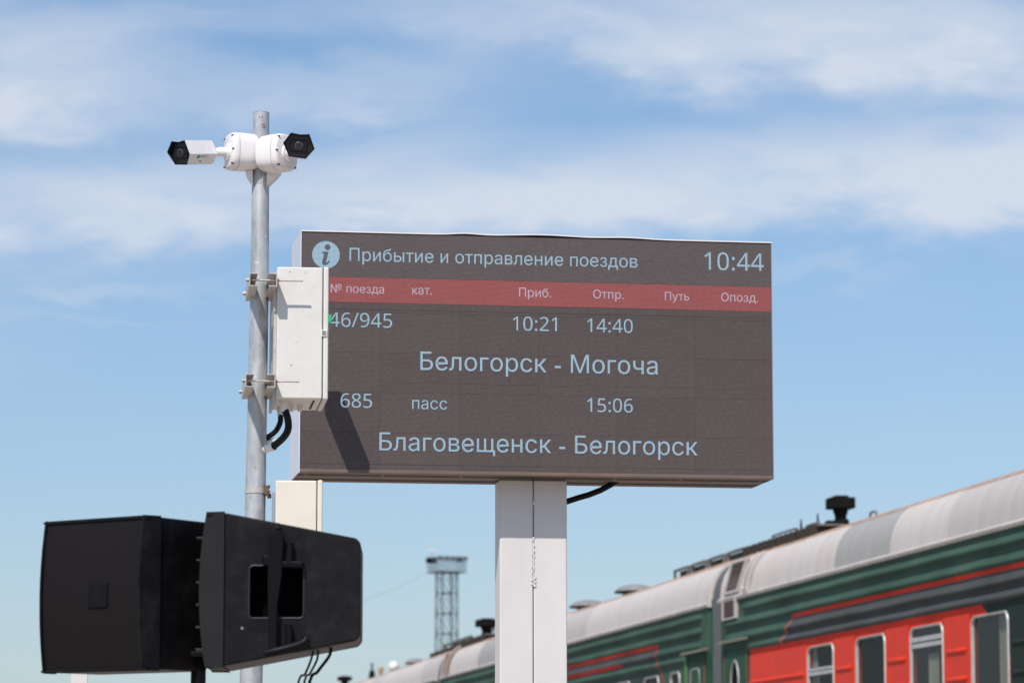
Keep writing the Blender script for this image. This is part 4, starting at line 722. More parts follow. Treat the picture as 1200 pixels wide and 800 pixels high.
def coach_paint(name, zones):
    """zones: list of (x0, x1, z0, z1, skew, colour); painted livery fields, later ones on top"""
    m = bpy.data.materials.new(name); m.use_nodes = True; t = m.node_tree; n = t.nodes; L = t.links; p = n['Principled BSDF']; p.inputs['Roughness'].default_value = 0.6; p.inputs['Specular IOR Level'].default_value = 0.05
    c = n.new('ShaderNodeTexCoord'); s = n.new('ShaderNodeSeparateXYZ'); L.new(c.outputs['Object'], s.inputs[0])
    def M(op, a, b=None):
        q = n.new('ShaderNodeMath'); q.operation = op
        for i, v in enumerate((a, b)):
            if v is None: continue
            if isinstance(v, (int, float)): q.inputs[i].default_value = v
            else: L.new(v, q.inputs[i])
        return q.outputs[0]
    no = n.new('ShaderNodeTexNoise'); no.inputs['Scale'].default_value = 1.6; no.inputs['Detail'].default_value = 7; mp = n.new('ShaderNodeMapping'); mp.inputs['Scale'].default_value = (0.6, 1, 2.2); L.new(c.outputs['Object'], mp.inputs[0]); L.new(mp.outputs[0], no.inputs['Vector'])
    wob = n.new('ShaderNodeTexNoise'); wob.inputs['Scale'].default_value = 5.0; wob.inputs['Detail'].default_value = 2; L.new(c.outputs['Object'], wob.inputs['Vector'])
    wv = M('MULTIPLY', M('SUBTRACT', wob.outputs[0], 0.5), 0.09)
    X = M('ADD', s.outputs[0], wv); Z = s.outputs[2]
    col = None
    for x0, x1, z0, z1, sk, cl in zones:
        xs = M('ADD', X, M('MULTIPLY', M('SUBTRACT', Z, z1), sk))
        k = M('MULTIPLY', M('MULTIPLY', M('GREATER_THAN', xs, x0), M('LESS_THAN', xs, x1)), M('MULTIPLY', M('GREATER_THAN', Z, z0), M('LESS_THAN', Z, z1)))
        if col is None:
            col = n.new('ShaderNodeRGB'); col.outputs[0].default_value = (*cl, 1); col = col.outputs[0]; continue
        mx = n.new('ShaderNodeMix'); mx.data_type = 'RGBA'; L.new(k, mx.inputs[0]); L.new(col, mx.inputs[6]); mx.inputs[7].default_value = (*cl, 1); col = mx.outputs[2]
    mr = n.new('ShaderNodeMapRange'); L.new(no.outputs[0], mr.inputs[0]); mr.inputs[1].default_value = 0.25; mr.inputs[2].default_value = 0.75; mr.inputs[3].default_value = 0.72; mr.inputs[4].default_value = 1.28
    mv = n.new('ShaderNodeMix'); mv.data_type = 'RGBA'; mv.blend_type = 'MULTIPLY'; mv.inputs[0].default_value = 1; L.new(col, mv.inputs[6]); L.new(mr.outputs[0], mv.inputs[7])
    # dust clinging to the paint
    du = n.new('ShaderNodeTexNoise'); du.inputs['Scale'].default_value = 3.5; du.inputs['Detail'].default_value = 8; du.inputs['Roughness'].default_value = 0.7; mp2 = n.new('ShaderNodeMapping'); mp2.inputs['Scale'].default_value = (2.2, 1, 0.45); L.new(c.outputs['Object'], mp2.inputs[0]); L.new(mp2.outputs[0], du.inputs['Vector'])
    dr = n.new('ShaderNodeMapRange'); L.new(du.outputs[0], dr.inputs[0]); dr.inputs[1].default_value = 0.45; dr.inputs[2].default_value = 0.8; dr.inputs[4].default_value = 0.30
    md = n.new('ShaderNodeMix'); md.data_type = 'RGBA'; L.new(dr.outputs[0], md.inputs[0]); L.new(mv.outputs[2], md.inputs[6]); md.inputs[7].default_value = (0.11, 0.09, 0.065, 1)
    L.new(md.outputs[2], p.inputs['Base Color'])
    nb = n.new('ShaderNodeBump'); nb.inputs['Strength'].default_value = 0.25; nb.inputs['Distance'].default_value = 0.02; L.new(no.outputs[0], nb.inputs['Height']); L.new(nb.outputs[0], p.inputs['Normal'])
    return m
GREEN, RED, SLATE, DGREEN = (0.050, 0.098, 0.070), (0.74, 0.046, 0.020), (0.070, 0.076, 0.074), (0.022, 0.035, 0.028)
red_paint = mat('coach_red', RED, 0.5, var=0.10, vscale=2.0, dirt=(0.40, 0.055, 0.035), dscale=3, damt=0.35, spec=0.08, stretch=(2.5, 1, 0.5))
dgreen_paint = mat('coach_dark_green', DGREEN, 0.6, spec=0.06, var=0.12, vscale=2.0)
green_paint = mat('coach_green', (0.028, 0.085, 0.052), 0.6, spec=.06, var=0.15, vscale=2.0, dirt=(0.14, 0.12, 0.08), dscale=3, damt=0.3)
def roof_mat(name, base):
    return mat(name, base, 0.8, spec=0.15, var=0.045, vscale=1.6, dirt=(0.36, 0.27, 0.20), dscale=2.2, damt=0.32, bump=0.4, bscale=5, stretch=(2.2, 0.45, 0.45))
roof_warm = roof_mat('roof_pale', (0.58, 0.525, 0.485)); roof_grey = roof_mat('roof_grey', (0.37, 0.36, 0.345)); roof_mid = roof_mat('roof_mid', (0.50, 0.46, 0.435))
roof_rust = mat('roof_crown_rust', (0.42, 0.25, 0.16), 0.8, var=0.3, vscale=3, dirt=(0.5, 0.46, 0.42), dscale=2, damt=0.7)
gutter_m = mat('gutter_pale', (0.52, 0.475, 0.42), 0.5, var=0.12, vscale=4, dirt=(0.30, 0.26, 0.20), dscale=5, damt=0.5)
bellows_m = mat('gangway_grey', (0.12, 0.118, 0.115), 0.6, var=0.12, vscale=3)
vent_white = mat('vent_frame', (0.52, 0.465, 0.43), 0.5, var=0.06, dirt=(0.35, 0.28, 0.22), dscale=6, damt=0.4)
vent_brown = mat('vent_slat', (0.13, 0.085, 0.070), 0.7, var=0.15, vscale=10)
roof_dark = mat('roof_ironwork', (0.17, 0.168, 0.16), 0.75, spec=.12, var=0.2, vscale=9)
soot = mat('soot_black', (0.010, 0.009, 0.009), 0.85, spec=.08, var=0.3, vscale=8)
win_frame_m = mat('window_frame_metal', (0.50, 0.49, 0.46), 0.5, metal=0.2, spec=.2, var=0.1, vscale=12, dirt=(0.22, 0.19, 0.16), dscale=10, damt=0.5)
curtain_m = mat('curtain_cloth', (0.60, 0.56, 0.50), 0.9, var=0.2, vscale=9, stretch=(1, 1, 0.1))
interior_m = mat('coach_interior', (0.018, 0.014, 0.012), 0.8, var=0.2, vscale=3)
under_m = mat('coach_underframe', (0.03, 0.03, 0.032), 0.8)
def pane_mat(name, refl, dust):
    m = bpy.data.materials.new(name); m.use_nodes = True; t = m.node_tree; n = t.nodes; L = t.links; n.remove(n['Principled BSDF']); o = n['Material Output']
    tr = n.new('ShaderNodeBsdfTransparent'); tr.inputs[0].default_value = (0.50, 0.52, 0.50, 1); gl = n.new('ShaderNodeBsdfGlossy'); gl.inputs['Roughness'].default_value = 0.03
    lw = n.new('ShaderNodeLayerWeight'); fa = n.new('ShaderNodeMath'); fa.operation = 'POWER'; L.new(lw.outputs['Facing'], fa.inputs[0]); fa.inputs[1].default_value = 3.0; fr = n.new('ShaderNodeMath'); fr.operation = 'MULTIPLY_ADD'; L.new(fa.outputs[0], fr.inputs[0]); fr.inputs[1].default_value = refl; fr.inputs[2].default_value = 0.03; mx = n.new('ShaderNodeMixShader'); L.new(fr.outputs[0], mx.inputs[0]); L.new(tr.outputs[0], mx.inputs[1]); L.new(gl.outputs[0], mx.inputs[2])
    df = n.new('ShaderNodeBsdfDiffuse'); df.inputs[0].default_value = (0.35, 0.33, 0.30, 1); m2 = n.new('ShaderNodeMixShader'); m2.inputs[0].default_value = dust; L.new(mx.outputs[0], m2.inputs[1]); L.new(df.outputs[0], m2.inputs[2]); L.new(m2.outputs[0], o.inputs[0]); return m
pane_m = pane_mat('window_glass', 0.10, 0.02); pane_sheen = pane_mat('window_glass_sheen', 0.21, 0.02)

SIDE = 1.55

def coach(label, s0, s1, drop0, slope, cfg):
    Ln = s1 - s0
    base = Tv * s0 + Nv * (LAT + SIDE) + Vector((0, 0, RAIL_Z + drop0))
    t = thing('passenger_coach', label, 'train car', base, pi / 2 + TRACK, 'coaches of the train on the far track')
    t.rotation_euler = (0, -slope, pi / 2 + TRACK)
    t['group'] = 'coaches of the train on the far track'
    paint = cfg['paint']
    X = lambda s: s - s0
    # side wall in strips round the window openings
    wins = sorted(cfg['windows'])                       # (x0, x1, kind)
    zb, zt_ = H(0.80), H(1.765)
    m = MB()
    m.box(0.02, Ln - 0.02, SIDE - 0.05, SIDE, zt_, H(2.53)); m.box(0.02, Ln - 0.02, SIDE - 0.05, SIDE, H(-0.35), zb)
    e = 0.02
    for (a, b, k) in wins: m.box(e, a, SIDE - 0.05, SIDE, zb, zt_); e = b
    m.box(e, Ln - 0.02, SIDE - 0.05, SIDE, zb, zt_)
    m.box(0.02, Ln - 0.02, -SIDE, -SIDE + 0.05, H(-0.35), H(2.53)); m.build('side_wall', paint, t, smooth=False)
    for xe in (0.0, Ln - 0.045):
        m = MB(); m.box(xe, xe + 0.045, -SIDE + .03, SIDE - .03, H(-0.3), H(2.6)); m.build('end_wall', green_paint, t)
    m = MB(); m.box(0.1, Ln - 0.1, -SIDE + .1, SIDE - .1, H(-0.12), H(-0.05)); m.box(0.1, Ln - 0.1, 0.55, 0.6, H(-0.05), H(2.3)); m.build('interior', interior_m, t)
    m = MB(); m.box(0.3, Ln - 0.3, -1.2, 1.2, H(-0.85), H(-0.36)); m.build('underframe', under_m, t)
    for bx_ in (3.6, Ln - 3.6):
        m = MB(); m.box(bx_ - 1.6, bx_ + 1.6, -1.05, 1.05, 0.35, 0.62); bg_ = m.build('bogie', under_m, t)
        for dx in (-1.2, 1.2):
            for sy in (-0.76, 0.76):
                m = MB(); m.tube([(bx_ + dx, sy - 0.06, 0.475), (bx_ + dx, sy + 0.06, 0.475)], 0.475, 28); m.build('wheel', steel_rail, bg_)
    # ribs above the windows: lit sloping top, undercut below
    for i, hc in enumerate((2.395, 2.225, 2.050, 1.912)):
        a, b = cfg['ribs'][i]
        pr = [(0.066, -0.002), (0.040, 0.008), (0.014, 0.027), (-0.004, 0.040), (-0.018, 0.042), (-0.032, 0.034), (-0.052, 0.004), (-0.060, -0.002)]
        m = MB(); vs = []; n = len(pr); xs = [a, a + 0.05, b - 0.05, b]
        steps = [a, a + 0.06] + [a + 0.06 + (b - a - 0.12) * k / 40 for k in range(1, 40)] + [b - 0.06, b]
        for k, x in enumerate(steps):
            f = 0.05 if k in (0, len(steps) - 1) else 1.0; wv = 0.003 * sin(x * 1.9 + i * 2) + 0.002 * sin(x * 5.3 + i)
            vs += [(x, SIDE + o * f, H(hc) + dz * (0.7 + 0.3 * f) + wv) for dz, o in pr]
        fs = [(k * n + j, k * n + j + 1, (k + 1) * n + j + 1, (k + 1) * n + j) for k in range(len(steps) - 1) for j in range(n - 1)]
        m.add(vs, fs); m.build('side_rib', paint, t, ang=50)
    # gutter
    m = MB(); m.prism([(SIDE - .03, H(2.500)), (SIDE + .030, H(2.505)), (SIDE + .040, H(2.535)), (SIDE + .015, H(2.562)), (SIDE - .03, H(2.570))], lambda u, v, d: Vector((d, u, v)), -0.02, Ln + 0.02); m.build('gutter', gutter_m, t)
    m = MB(); m.prism([(-SIDE + .03, H(2.500)), (-SIDE - .030, H(2.505)), (-SIDE - .015, H(2.562)), (-SIDE + .03, H(2.570))], lambda u, v, d: Vector((d, u, v)), -0.02, Ln + 0.02); m.build('gutter', gutter_m, t)
    # roof in curved sheets
    arc = [(SIDE - w_, H(h)) for w_, h in ROOF]; arc = arc + [(-y, z) for y, z in reversed(arc[:-1])]
    xs = cfg['seams']
    for i in range(len(xs) - 1):
        a, b = xs[i] + 0.006, xs[i + 1] - 0.006; n = len(arc); m = MB()
        lift = 0.003 * (i % 2)
        inn = [(y * 0.985, z - 0.03) for y, z in arc]
        vs = [(a, y, z + lift) for y, z in arc] + [(b, y, z + lift) for y, z in arc] + [(a, y, z) for y, z in inn] + [(b, y, z) for y, z in inn]
        fs = [(k, k + 1, n + k + 1, n + k) for k in range(n - 1)] + [(2 * n + k, 3 * n + k, 3 * n + k + 1, 2 * n + k + 1) for k in range(n - 1)]
        fs += [(k, 2 * n + k, 2 * n + k + 1, k + 1) for k in range(n - 1)] + [(n + k, n + k + 1, 3 * n + k + 1, 3 * n + k) for k in range(n - 1)]
        m.add(vs, fs); m.build('roof_sheet', cfg['shade'](i), t, ang=40)
    m = MB(); vs = []; inn = [(y * 0.99, z - 0.02) for y, z in arc]
    vs = [(0.0, y, z) for y, z in inn] + [(Ln, y, z) for y, z in inn]; n = len(inn)
    m.add(vs, [(k, k + 1, n + k + 1, n + k) for k in range(n - 1)] + [tuple(range(n)), tuple(range(n, 2 * n))]); m.build('roof_lining', roof_mid, t, smooth=False)
    # rusty strip along the crown shoulder
    cr = [(SIDE - 0.215, H(3.037)), (SIDE - 0.30, H(3.086)), (SIDE - 0.36, H(3.109)), (SIDE - 0.50, H(3.152)), (SIDE - 0.80, H(3.209))]
    m = MB(); vs = [(x, y, z + 0.004) for x in (0.05, Ln - 0.05) for y, z in cr]
    m.add(vs, [(k, k + 1, 5 + k + 1, 5 + k) for k in range(4)]); m.build('crown_strip', roof_rust, t)
    # gangway bellows at the far end
    m = MB(); g_arc = [(y * 0.985, z - 0.022) for y, z in arc]; bottom = H(-0.2); n = len(g_arc)
    ring = [(SIDE * 0.983, bottom), (SIDE * 0.983, H(2.45))] + g_arc[1:-1] + [(-SIDE * 0.983, H(2.45)), (-SIDE * 0.983, bottom)]
    K = len(ring); vs = []; GL = cfg.get('gap', 0.62); st_ = 9
    for k in range(st_):
        f = 1.0 if k % 2 else 0.990
        vs += [(Ln + 0.004 + (GL - 0.008) * k / (st_ - 1), y * f, z) for y, z in ring]
    m.add(vs, [(k * K + j, k * K + j + 1, (k + 1) * K + j + 1, (k + 1) * K + j) for k in range(st_ - 1) for j in range(K - 1)]); m.build('gangway_bellows', bellows_m, t, ang=70)
    # windows
    shared = {}
    for (a, b, kind) in wins:
        wd = round(b - a, 2); key = (wd, kind)
        fr_ring = rrect(0.012, wd - 0.012, zb + .012, zt_ - .012, 0.09)
        m = MB()
        if key not in shared:
            o2 = rrect(-0.012, wd + 0.012, zb - .012, zt_ + .012, 0.10); o3 = rrect(0.013, wd - 0.013, zb + .013, zt_ - .013, 0.085); n = len(o2)
            vs = [(x, SIDE + .001, z) for x, z in o2] + [(x, SIDE + .018, z) for x, z in rrect(-0.006, wd + .006, zb - .006, zt_ + .006, 0.10)] + [(x, SIDE + .014, z) for x, z in rrect(0.009, wd - .009, zb + .009, zt_ - .009, 0.09)] + [(x, SIDE - .016, z) for x, z in o3]
            m.add(vs, [(q * n + i, q * n + (i + 1) % n, (q + 1) * n + (i + 1) % n, (q + 1) * n + i) for q in range(3) for i in range(n)])
            if kind == 'split':
                zd = H(1.62); m.box(0.02, wd - .02, SIDE - .035, SIDE + .006, zd - .055, zd - .012); m.box(0.02, wd - .02, SIDE - .03, SIDE + .010, zd + .004, zd + .05)
            if kind == 'low':
                zd = H(1.50); m.box(0.02, wd - .02, SIDE - .035, SIDE + .006, zd - .05, zd - .01); m.box(0.02, wd - .02, SIDE - .03, SIDE + .010, zd + .0, zd + .03)
            fo = m.build('window', win_frame_m, t, ang=35)
            m = MB(); rr_ = rrect(0.010, wd - 0.010, zb + .010, zt_ - .010, 0.087); m.add([(x, SIDE - .010 + .004 * (x / wd - .5) * (1 if kind == 'split' else -1), z) for x, z in rr_], [tuple(range(len(rr_)))]); po = m.build('pane', pane_sheen if kind in ('split', 'curtain') else pane_m, fo, smooth=False)
            cu = None
            if kind in ('curtain', 'low', 'split'):
                m = MB(); x0, x1 = (-0.1, wd * 0.42) if kind == 'curtain' else (wd * .55, wd + .3) if kind == 'low' else (wd * .30, wd * .62); nn = 24
                vs = [];
                for i in range(nn + 1):
                    f = i / nn; x = x0 + (x1 - x0) * f; vs += [(x, SIDE - .055 + .018 * sin(f * 30), zb), (x + (0.35 * (1 - f) if kind == 'low' else 0), SIDE - .055 + .018 * sin(f * 30), zt_ + .03 if kind != 'split' else H(1.50))]
                m.add(vs, [(2 * i, 2 * i + 2, 2 * i + 3, 2 * i + 1) for i in range(nn)]); cu = m.build('curtain', curtain_m, fo, ang=80)
            fo.location = (a, 0, 0); shared[key] = (fo.data, po.data, cu.data if cu else None)
        else:
            d = shared[key]; fo = link('window', d[0], t); fo.location = (a, 0, 0); link('pane', d[1], fo)
            if d[2]: link('curtain', d[2], fo)
    # raised panels with short pressed ribs between the windows
    cache = {}
    for (x0, x1, mt, mn) in cfg['panels']:
        wd = round(x1 - x0, 2); key = (wd, mn)
        if key not in cache:
            m = MB(); z1 = H(1.805); z0 = H(0.55); r = 0.10
            pl = [(0.0, z0), (wd, z0), (wd, z1 - r), (wd + .01, z1 - .04), (wd + .035, z1), (-.035, z1), (-.01, z1 - .04), (0.0, z1 - r)]
            vs = [(x, SIDE + .016, z) for x, z in pl] + [(x, SIDE - .001, z) for x, z in pl]; n = len(pl)
            m.add(vs, [tuple(range(n))] + [(i, n + i, n + (i + 1) % n, (i + 1) % n) for i in range(n)])
            me = m.build('wall_panel', mt, t, bevel=0.005, seg=2)
            m = MB(); cr_ = [(-0.030, 0.0), (-0.018, 0.014), (0.0, 0.018), (0.018, 0.012), (0.026, 0.0)]; vs = []
            xs_ = [0.07, 0.10, wd - 0.10, wd - 0.07]
            for k, x in enumerate(xs_): f = 0.3 if k in (0, 3) else 1; vs += [(x, SIDE + .0155 + o * f, z * f) for z, o in cr_]
            m.add(vs, [(k * 5 + j, k * 5 + j + 1, (k + 1) * 5 + j + 1, (k + 1) * 5 + j) for k in range(3) for j in range(4)])
            rb = m.build('short_rib', mt, me, ang=60); rb.location = (0, 0, H(1.475)); cache[key] = (me.data, rb.data)
            me.location = (x0, 0, 0); po = me; start = 1
        else:
            po = link('wall_panel', cache[key][0], t, 0.005); po.location = (x0, 0, 0); start = 0
        for q in range(start, 4):
            rb = link('short_rib', cache[key][1], po); rb.location = (0, 0, H(1.475 - 0.268 * q))
    return t

def louvre(t, pts4, rows, name='roof_vent'):
    """slatted vent: pts4 = corner points (near-low, far-low, far-high, near-high) on the surface, outward offset along +y/+z"""
    A, B, C, D = [Vector(p) for p in pts4]; nrm = (B - A).cross(D - A).normalized()
    if nrm.y < 0: nrm = -nrm
    def P(u, v, o): return A.lerp(B, u).lerp(D.lerp(C, u), v) + nrm * o
    m = MB(); f = 0.065; g = 0.055
    for (u0, u1, v0, v1) in ((-.02, f, -.02, 1.02), (1 - f, 1.02, -.02, 1.02), (f, 1 - f, -.02, g), (f, 1 - f, 1 - g, 1.02)):
        vs = [P(u, v, o) for o in (-.03, .022) for u, v in ((u0, v0), (u1, v0), (u1, v1), (u0, v1))]
        m.add(vs, [(0, 3, 2, 1), (4, 5, 6, 7), (0, 1, 5, 4), (1, 2, 6, 5), (2, 3, 7, 6), (3, 0, 4, 7)])
    fr = m.build(name, vent_white, t, bevel=0.006)
    m = MB(); m.add([P(f, g, -.012), P(1 - f, g, -.012), P(1 - f, 1 - g, -.012), P(f, 1 - g, -.012)], [(0, 1, 2, 3)]); m.build('vent_backing', soot, fr)
    for i in range(rows):
        v0 = g + (1 - 2 * g) * i / rows; v1 = v0 + (1 - 2 * g) / rows
        m = MB(); m.add([P(f, v0, .014), P(1 - f, v0, .014), P(1 - f, v1, -.008), P(f, v1, -.008), P(f, v0 + .012, .012), P(1 - f, v0 + .012, .012)], [(0, 1, 2, 3), (0, 4, 5, 1)]); m.build('slat', vent_brown, fr, smooth=False)
    return fr

def coach_local(t, s0, px, py, wd, drop=0.0):
    s_, w_, h_ = rail_pt(px, py, wd); return Vector((s_ - s0, SIDE - wd, H(h_) - drop))

def roof_h(wd):
    for (a, b), (c, d) in zip(ROOF, ROOF[1:]):
        if a <= wd <= c: return b + (d - b) * (wd - a) / (c - a)
    return ROOF[-1][1]

def stack(t, x, wd, k=1.0, kh=1.0):
    """stove chimney: flanged foot, pipe, wide box head with a smaller cap"""
    y = SIDE - wd; z = H(roof_h(wd))
    m = MB(); m.tube([(x, y, z - .05), (x, y, z + .07 * kh), (x, y, z + .09 * kh), (x, y, z + .26 * kh), (x, y, z + .34 * kh), (x, y, z + .44 * kh)], [.20 * k, .19 * k, .10 * k, .095 * k, .12 * k, .13 * k], 20); ch = m.build('chimney', soot, t)
    zz = z + .40 * kh
    m = MB(); m.box(x - .20 * k, x + .20 * k, y - .20 * k, y + .20 * k, zz, zz + .21 * kh); m.build('chimney_head', soot, ch, bevel=.01)
    m = MB(); m.box(x - .11 * k, x + .11 * k, y - .11 * k, y + .11 * k, zz + .205 * kh, zz + .25 * kh); m.build('chimney_cap', soot, ch, bevel=.01)
    return ch

def walkway(t, x0, x1, wd, seed=1):
    """narrow roof walkway: plank on short bearers"""
    rg = random.Random(seed); y = SIDE - wd; z = H(roof_h(wd))
    m = MB(); m.box(x0, x1, y - .17, y + .15, z + .055, z + .075); wk = m.build('roof_walkway', roof_dark, t, bevel=.004)
    x = x0 + .1
    while x < x1 - .05:
        m = MB(); m.box(x - .018, x + .018, y - .15, y + .19, z - .05, z + .054); m.box(x - .014, x + .014, y + .15, y + .20, z - .03 + rg.uniform(-.02, .01), z + .065); m.build('bearer', mat('bearer_iron', (0.05, 0.045, 0.04), .8, spec=.1), wk)
        x += rg.uniform(.20, .34)
    return wk

def hoop(t, x0, x1, wd, hgt, r=0.014):
    y = SIDE - wd; z = H(roof_h(wd))
    m = MB(); m.tube(smooth_path([Vector(q) for q in ((x0, y, z), (x0, y, z + hgt * .8), (x0 + .05, y, z + hgt), (x1 - .05, y, z + hgt), (x1, y, z + hgt * .8), (x1, y, z))], 5), r, 8); return m.build('grab_rail', roof_dark, t)

def mushroom(t, x, wd, r=.26):
    y = SIDE - wd; z = H(roof_h(wd)) - .05
    m = MB(); m.tube([(x, y, z), (x, y, z + .08)], r * .62, 24); vg = mat('ventilator_grey', (0.24, 0.235, 0.23), .7, spec=.1, var=.15, vscale=6); mu = m.build('roof_ventilator', vg, t)
    m = MB(); m.tube([(x, y, z + .055), (x, y, z + .075), (x, y, z + .12), (x, y, z + .155), (x, y, z + .175), (x, y, z + .18)], [r * .97, r, r * .88, r * .62, r * .3, r * .05], 28); m.build('ventilator_cap', vg, mu, ang=60)
    m = MB()
    m.tube([(x + r * 1.0 * cos(k * pi / 14), y + r * 1.0 * sin(k * pi / 14), z + .066) for k in range(28)], .014, 6, closed=True)
    m.build('ventilator_rim', soot, mu)

def door(t, x0, x1, oval, zt_=1.99):
    m = MB(); m.box(x0, x1, SIDE - .002, SIDE + .012, H(-.1), H(zt_ - .10)); d = m.build('door', green_paint, t, bevel=.004)
    for xe in (x0 - .045, x1 + .005):
        m = MB(); m.box(xe, xe + .03, SIDE - .001, SIDE + .022, H(-.1), H(zt_ - .06)); m.build('door_post', mat('door_post_brown', (0.12, 0.07, 0.04), .7, var=.2), d)
    if oval:
        xc, zc2 = oval; n = 28
        m = MB(); ring = [Vector((xc + .20 * cos(2 * pi * i / n), SIDE + .016, H(zc2) + .27 * sin(2 * pi * i / n))) for i in range(n)]
        m.tube(ring, .011, 8, closed=True); fr = m.build('window', win_frame_m, d)
        m = MB(); m.add([(p.x, SIDE + .0145, p.z) for p in ring], [tuple(range(n))]); m.build('pane', mat('dark_glass', (0.02, 0.016, 0.018), .8, spec=0.0), fr, smooth=False)
    # drip strip over the door
    m = MB(); m.prism([(SIDE, H(zt_ + .055)), (SIDE + .075, H(zt_ + .03)), (SIDE + .085, H(zt_)), (SIDE, H(zt_ + .01))], lambda u, v, q: Vector((q, u, v)), x0 - .18, x1 + .16); m.build('drip_strip', mat('drip_brown', (0.15, 0.14, 0.09), .6, var=.2), d)
    return d

# ---- near coach
A0, A1 = 17.3, 41.30
def XA(s): return s - A0
wA = []
cx = 30.27; kinds = {0: 'curtain', 1: 'split', 2: 'single', 3: 'low', -1: 'split', -2: 'single', -3: 'curtain', -4: 'split', -5: 'single'}
for k in range(-5, 4): wA.append((XA(cx + 2.05 * k - 0.55), XA(cx + 2.05 * k + 0.55), kinds[k]))
zones = [(0, 99, -9, 9, 0, GREEN),
         (0, XA(37.66), H(1.865), H(2.145), 1.7, SLATE), (0, XA(37.66), H(2.135), H(2.178), 0, RED),
         (XA(37.62), XA(37.70), H(1.865), H(2.150), 1.7, (0.55, .11, .10)),
         (0, XA(30.6), -9, H(1.866), 0, DGREEN), (XA(30.50), XA(39.75), -9, H(1.866), -1.6, RED), (XA(39.75), 99, -9, H(1.95), 0, (0.024, 0.075, 0.045))]
cfg = dict(paint=coach_paint('near_coach_livery', zones), windows=wA, ribs=[(0.3, XA(40.05)), (0.3, XA(41.0)), (0.3, XA(41.0)), (0.3, XA(39.80))],
           seams=[0.0, 2.0, 4.1, 6.2, 8.3, 10.4, 12.5, XA(31.6), XA(33.62), XA(35.83), XA(37.9), XA(38.9), A1 - A0 + .03],
           shade=lambda i: {8: roof_grey, 9: roof_warm, 7: roof_warm, 6: roof_mid, 10: roof_warm, 11: roof_warm}.get(i, roof_mid if i % 3 else roof_warm),
           panels=[(XA(cx + 2.05 * k + 0.62), XA(cx + 2.05 * (k + 1) - 0.62), red_paint if k >= 0 else dgreen_paint, 'r' if k >= 0 else 'g') for k in range(-5, 3)])
cA = coach('nearest green and red passenger coach with pale roof, its windows at the right edge', A0, A1, 0.0, 0.0, cfg)
m = MB(); x0, x1 = XA(cx + 2.05 * 3 + .62), XA(39.72)
m.box(x0, x1, SIDE - .001, SIDE + .012, H(.55), H(1.80)); wpnl = m.build('wall_panel', red_paint, cA, bevel=.006)
for hh_ in (1.475, 1.207, .94):
    m = MB(); m.prism([(SIDE + .011, H(hh_) - .03), (SIDE + .027, H(hh_) - .015), (SIDE + .030, H(hh_) + .004), (SIDE + .011, H(hh_) + .03)], lambda u, v, q: Vector((q, u, v)), x0 + .07, x1 - .02); m.build('short_rib', red_paint, wpnl)
door(cA, XA(39.9), XA(41.02), (XA(40.48), 1.50))
# vents at the far end of the near coach
def on_roof(s_, wd, off=0.0): return Vector((XA(s_), SIDE - wd + off, H(roof_h(wd))))
louvre(cA, [(XA(40.30), SIDE + .01, H(2.60)), (XA(41.02), SIDE + .01, H(2.60)), (XA(40.95), SIDE - .075, H(2.985)), (XA(40.12), SIDE - .075, H(2.985))], 9)
louvre(cA, [(XA(40.36), SIDE + .02, H(2.285)), (XA(41.06), SIDE + .02, H(2.285)), (XA(41.06), SIDE + .02, H(2.545)), (XA(40.36), SIDE + .02, H(2.545))], 6, 'side_vent')
for ds in (0.0, -0.26):
    m = MB(); pp = [Vector((XA(39.98 - .10 * i_ / 5 + ds), SIDE - wd + .03, H(h) + .01)) for i_, (wd, h) in enumerate(ROOF[1:6])]
    if ds == 0.0: pp = [Vector((XA(39.74), SIDE + .04, H(2.60))), Vector((XA(39.96), SIDE + .042, H(2.60)))] + pp
    m.tube(smooth_path(pp, 4), .015, 10); m.build('roof_pipe', vent_white, cA)
walkway(cA, XA(37.7), XA(41.25), 0.46, 4)
hoop(cA, coach_local(cA, A0, 933, 625, .62).x, coach_local(cA, A0, 906, 635, .62).x, 0.62, 0.165)
hoop(cA, coach_local(cA, A0, 960, 615, .62).x, coach_local(cA, A0, 945, 620, .62).x, 0.62, 0.15)
stack(cA, coach_local(cA, A0, 985, 600, 0.80).x, 0.80, 0.72, 0.62)
m = MB(); xq = coach_local(cA, A0, 966, 612, 0.7).x
for i, (dx, hgt, rr2) in enumerate(((-.95, .10, .05), (-.6, .15, .07), (-.3, .17, .09), (0, .14, .08), (.35, .17, .10), (.62, .12, .07), (.95, .10, .06), (1.3, .11, .05))):
    zq = H(roof_h(.7)); m.tube([(xq + dx, SIDE - .7, zq - .05), (xq + dx, SIDE - .7, zq + hgt * .5), (xq + dx, SIDE - .7, zq + hgt * .8)], [rr2, rr2 * 1.1, rr2 * .6], 10)
m.tube([(xq - 1.0, SIDE - .7, H(roof_h(.7)) + .07), (xq + 1.4, SIDE - .7, H(roof_h(.7)) + .07)], .032, 10)
for dx in (.3, 1.1): m.tube([(xq + dx, SIDE - .7, H(roof_h(.7)) + .1), (xq + dx, SIDE - .7, H(roof_h(.7)) + .27)], [.02, .008], 6)
m.build('pipework', soot, cA)
hoop(cA, coach_local(cA, A0, 1035, 600, .7).x, coach_local(cA, A0, 1028, 600, .7).x, .62, .07)

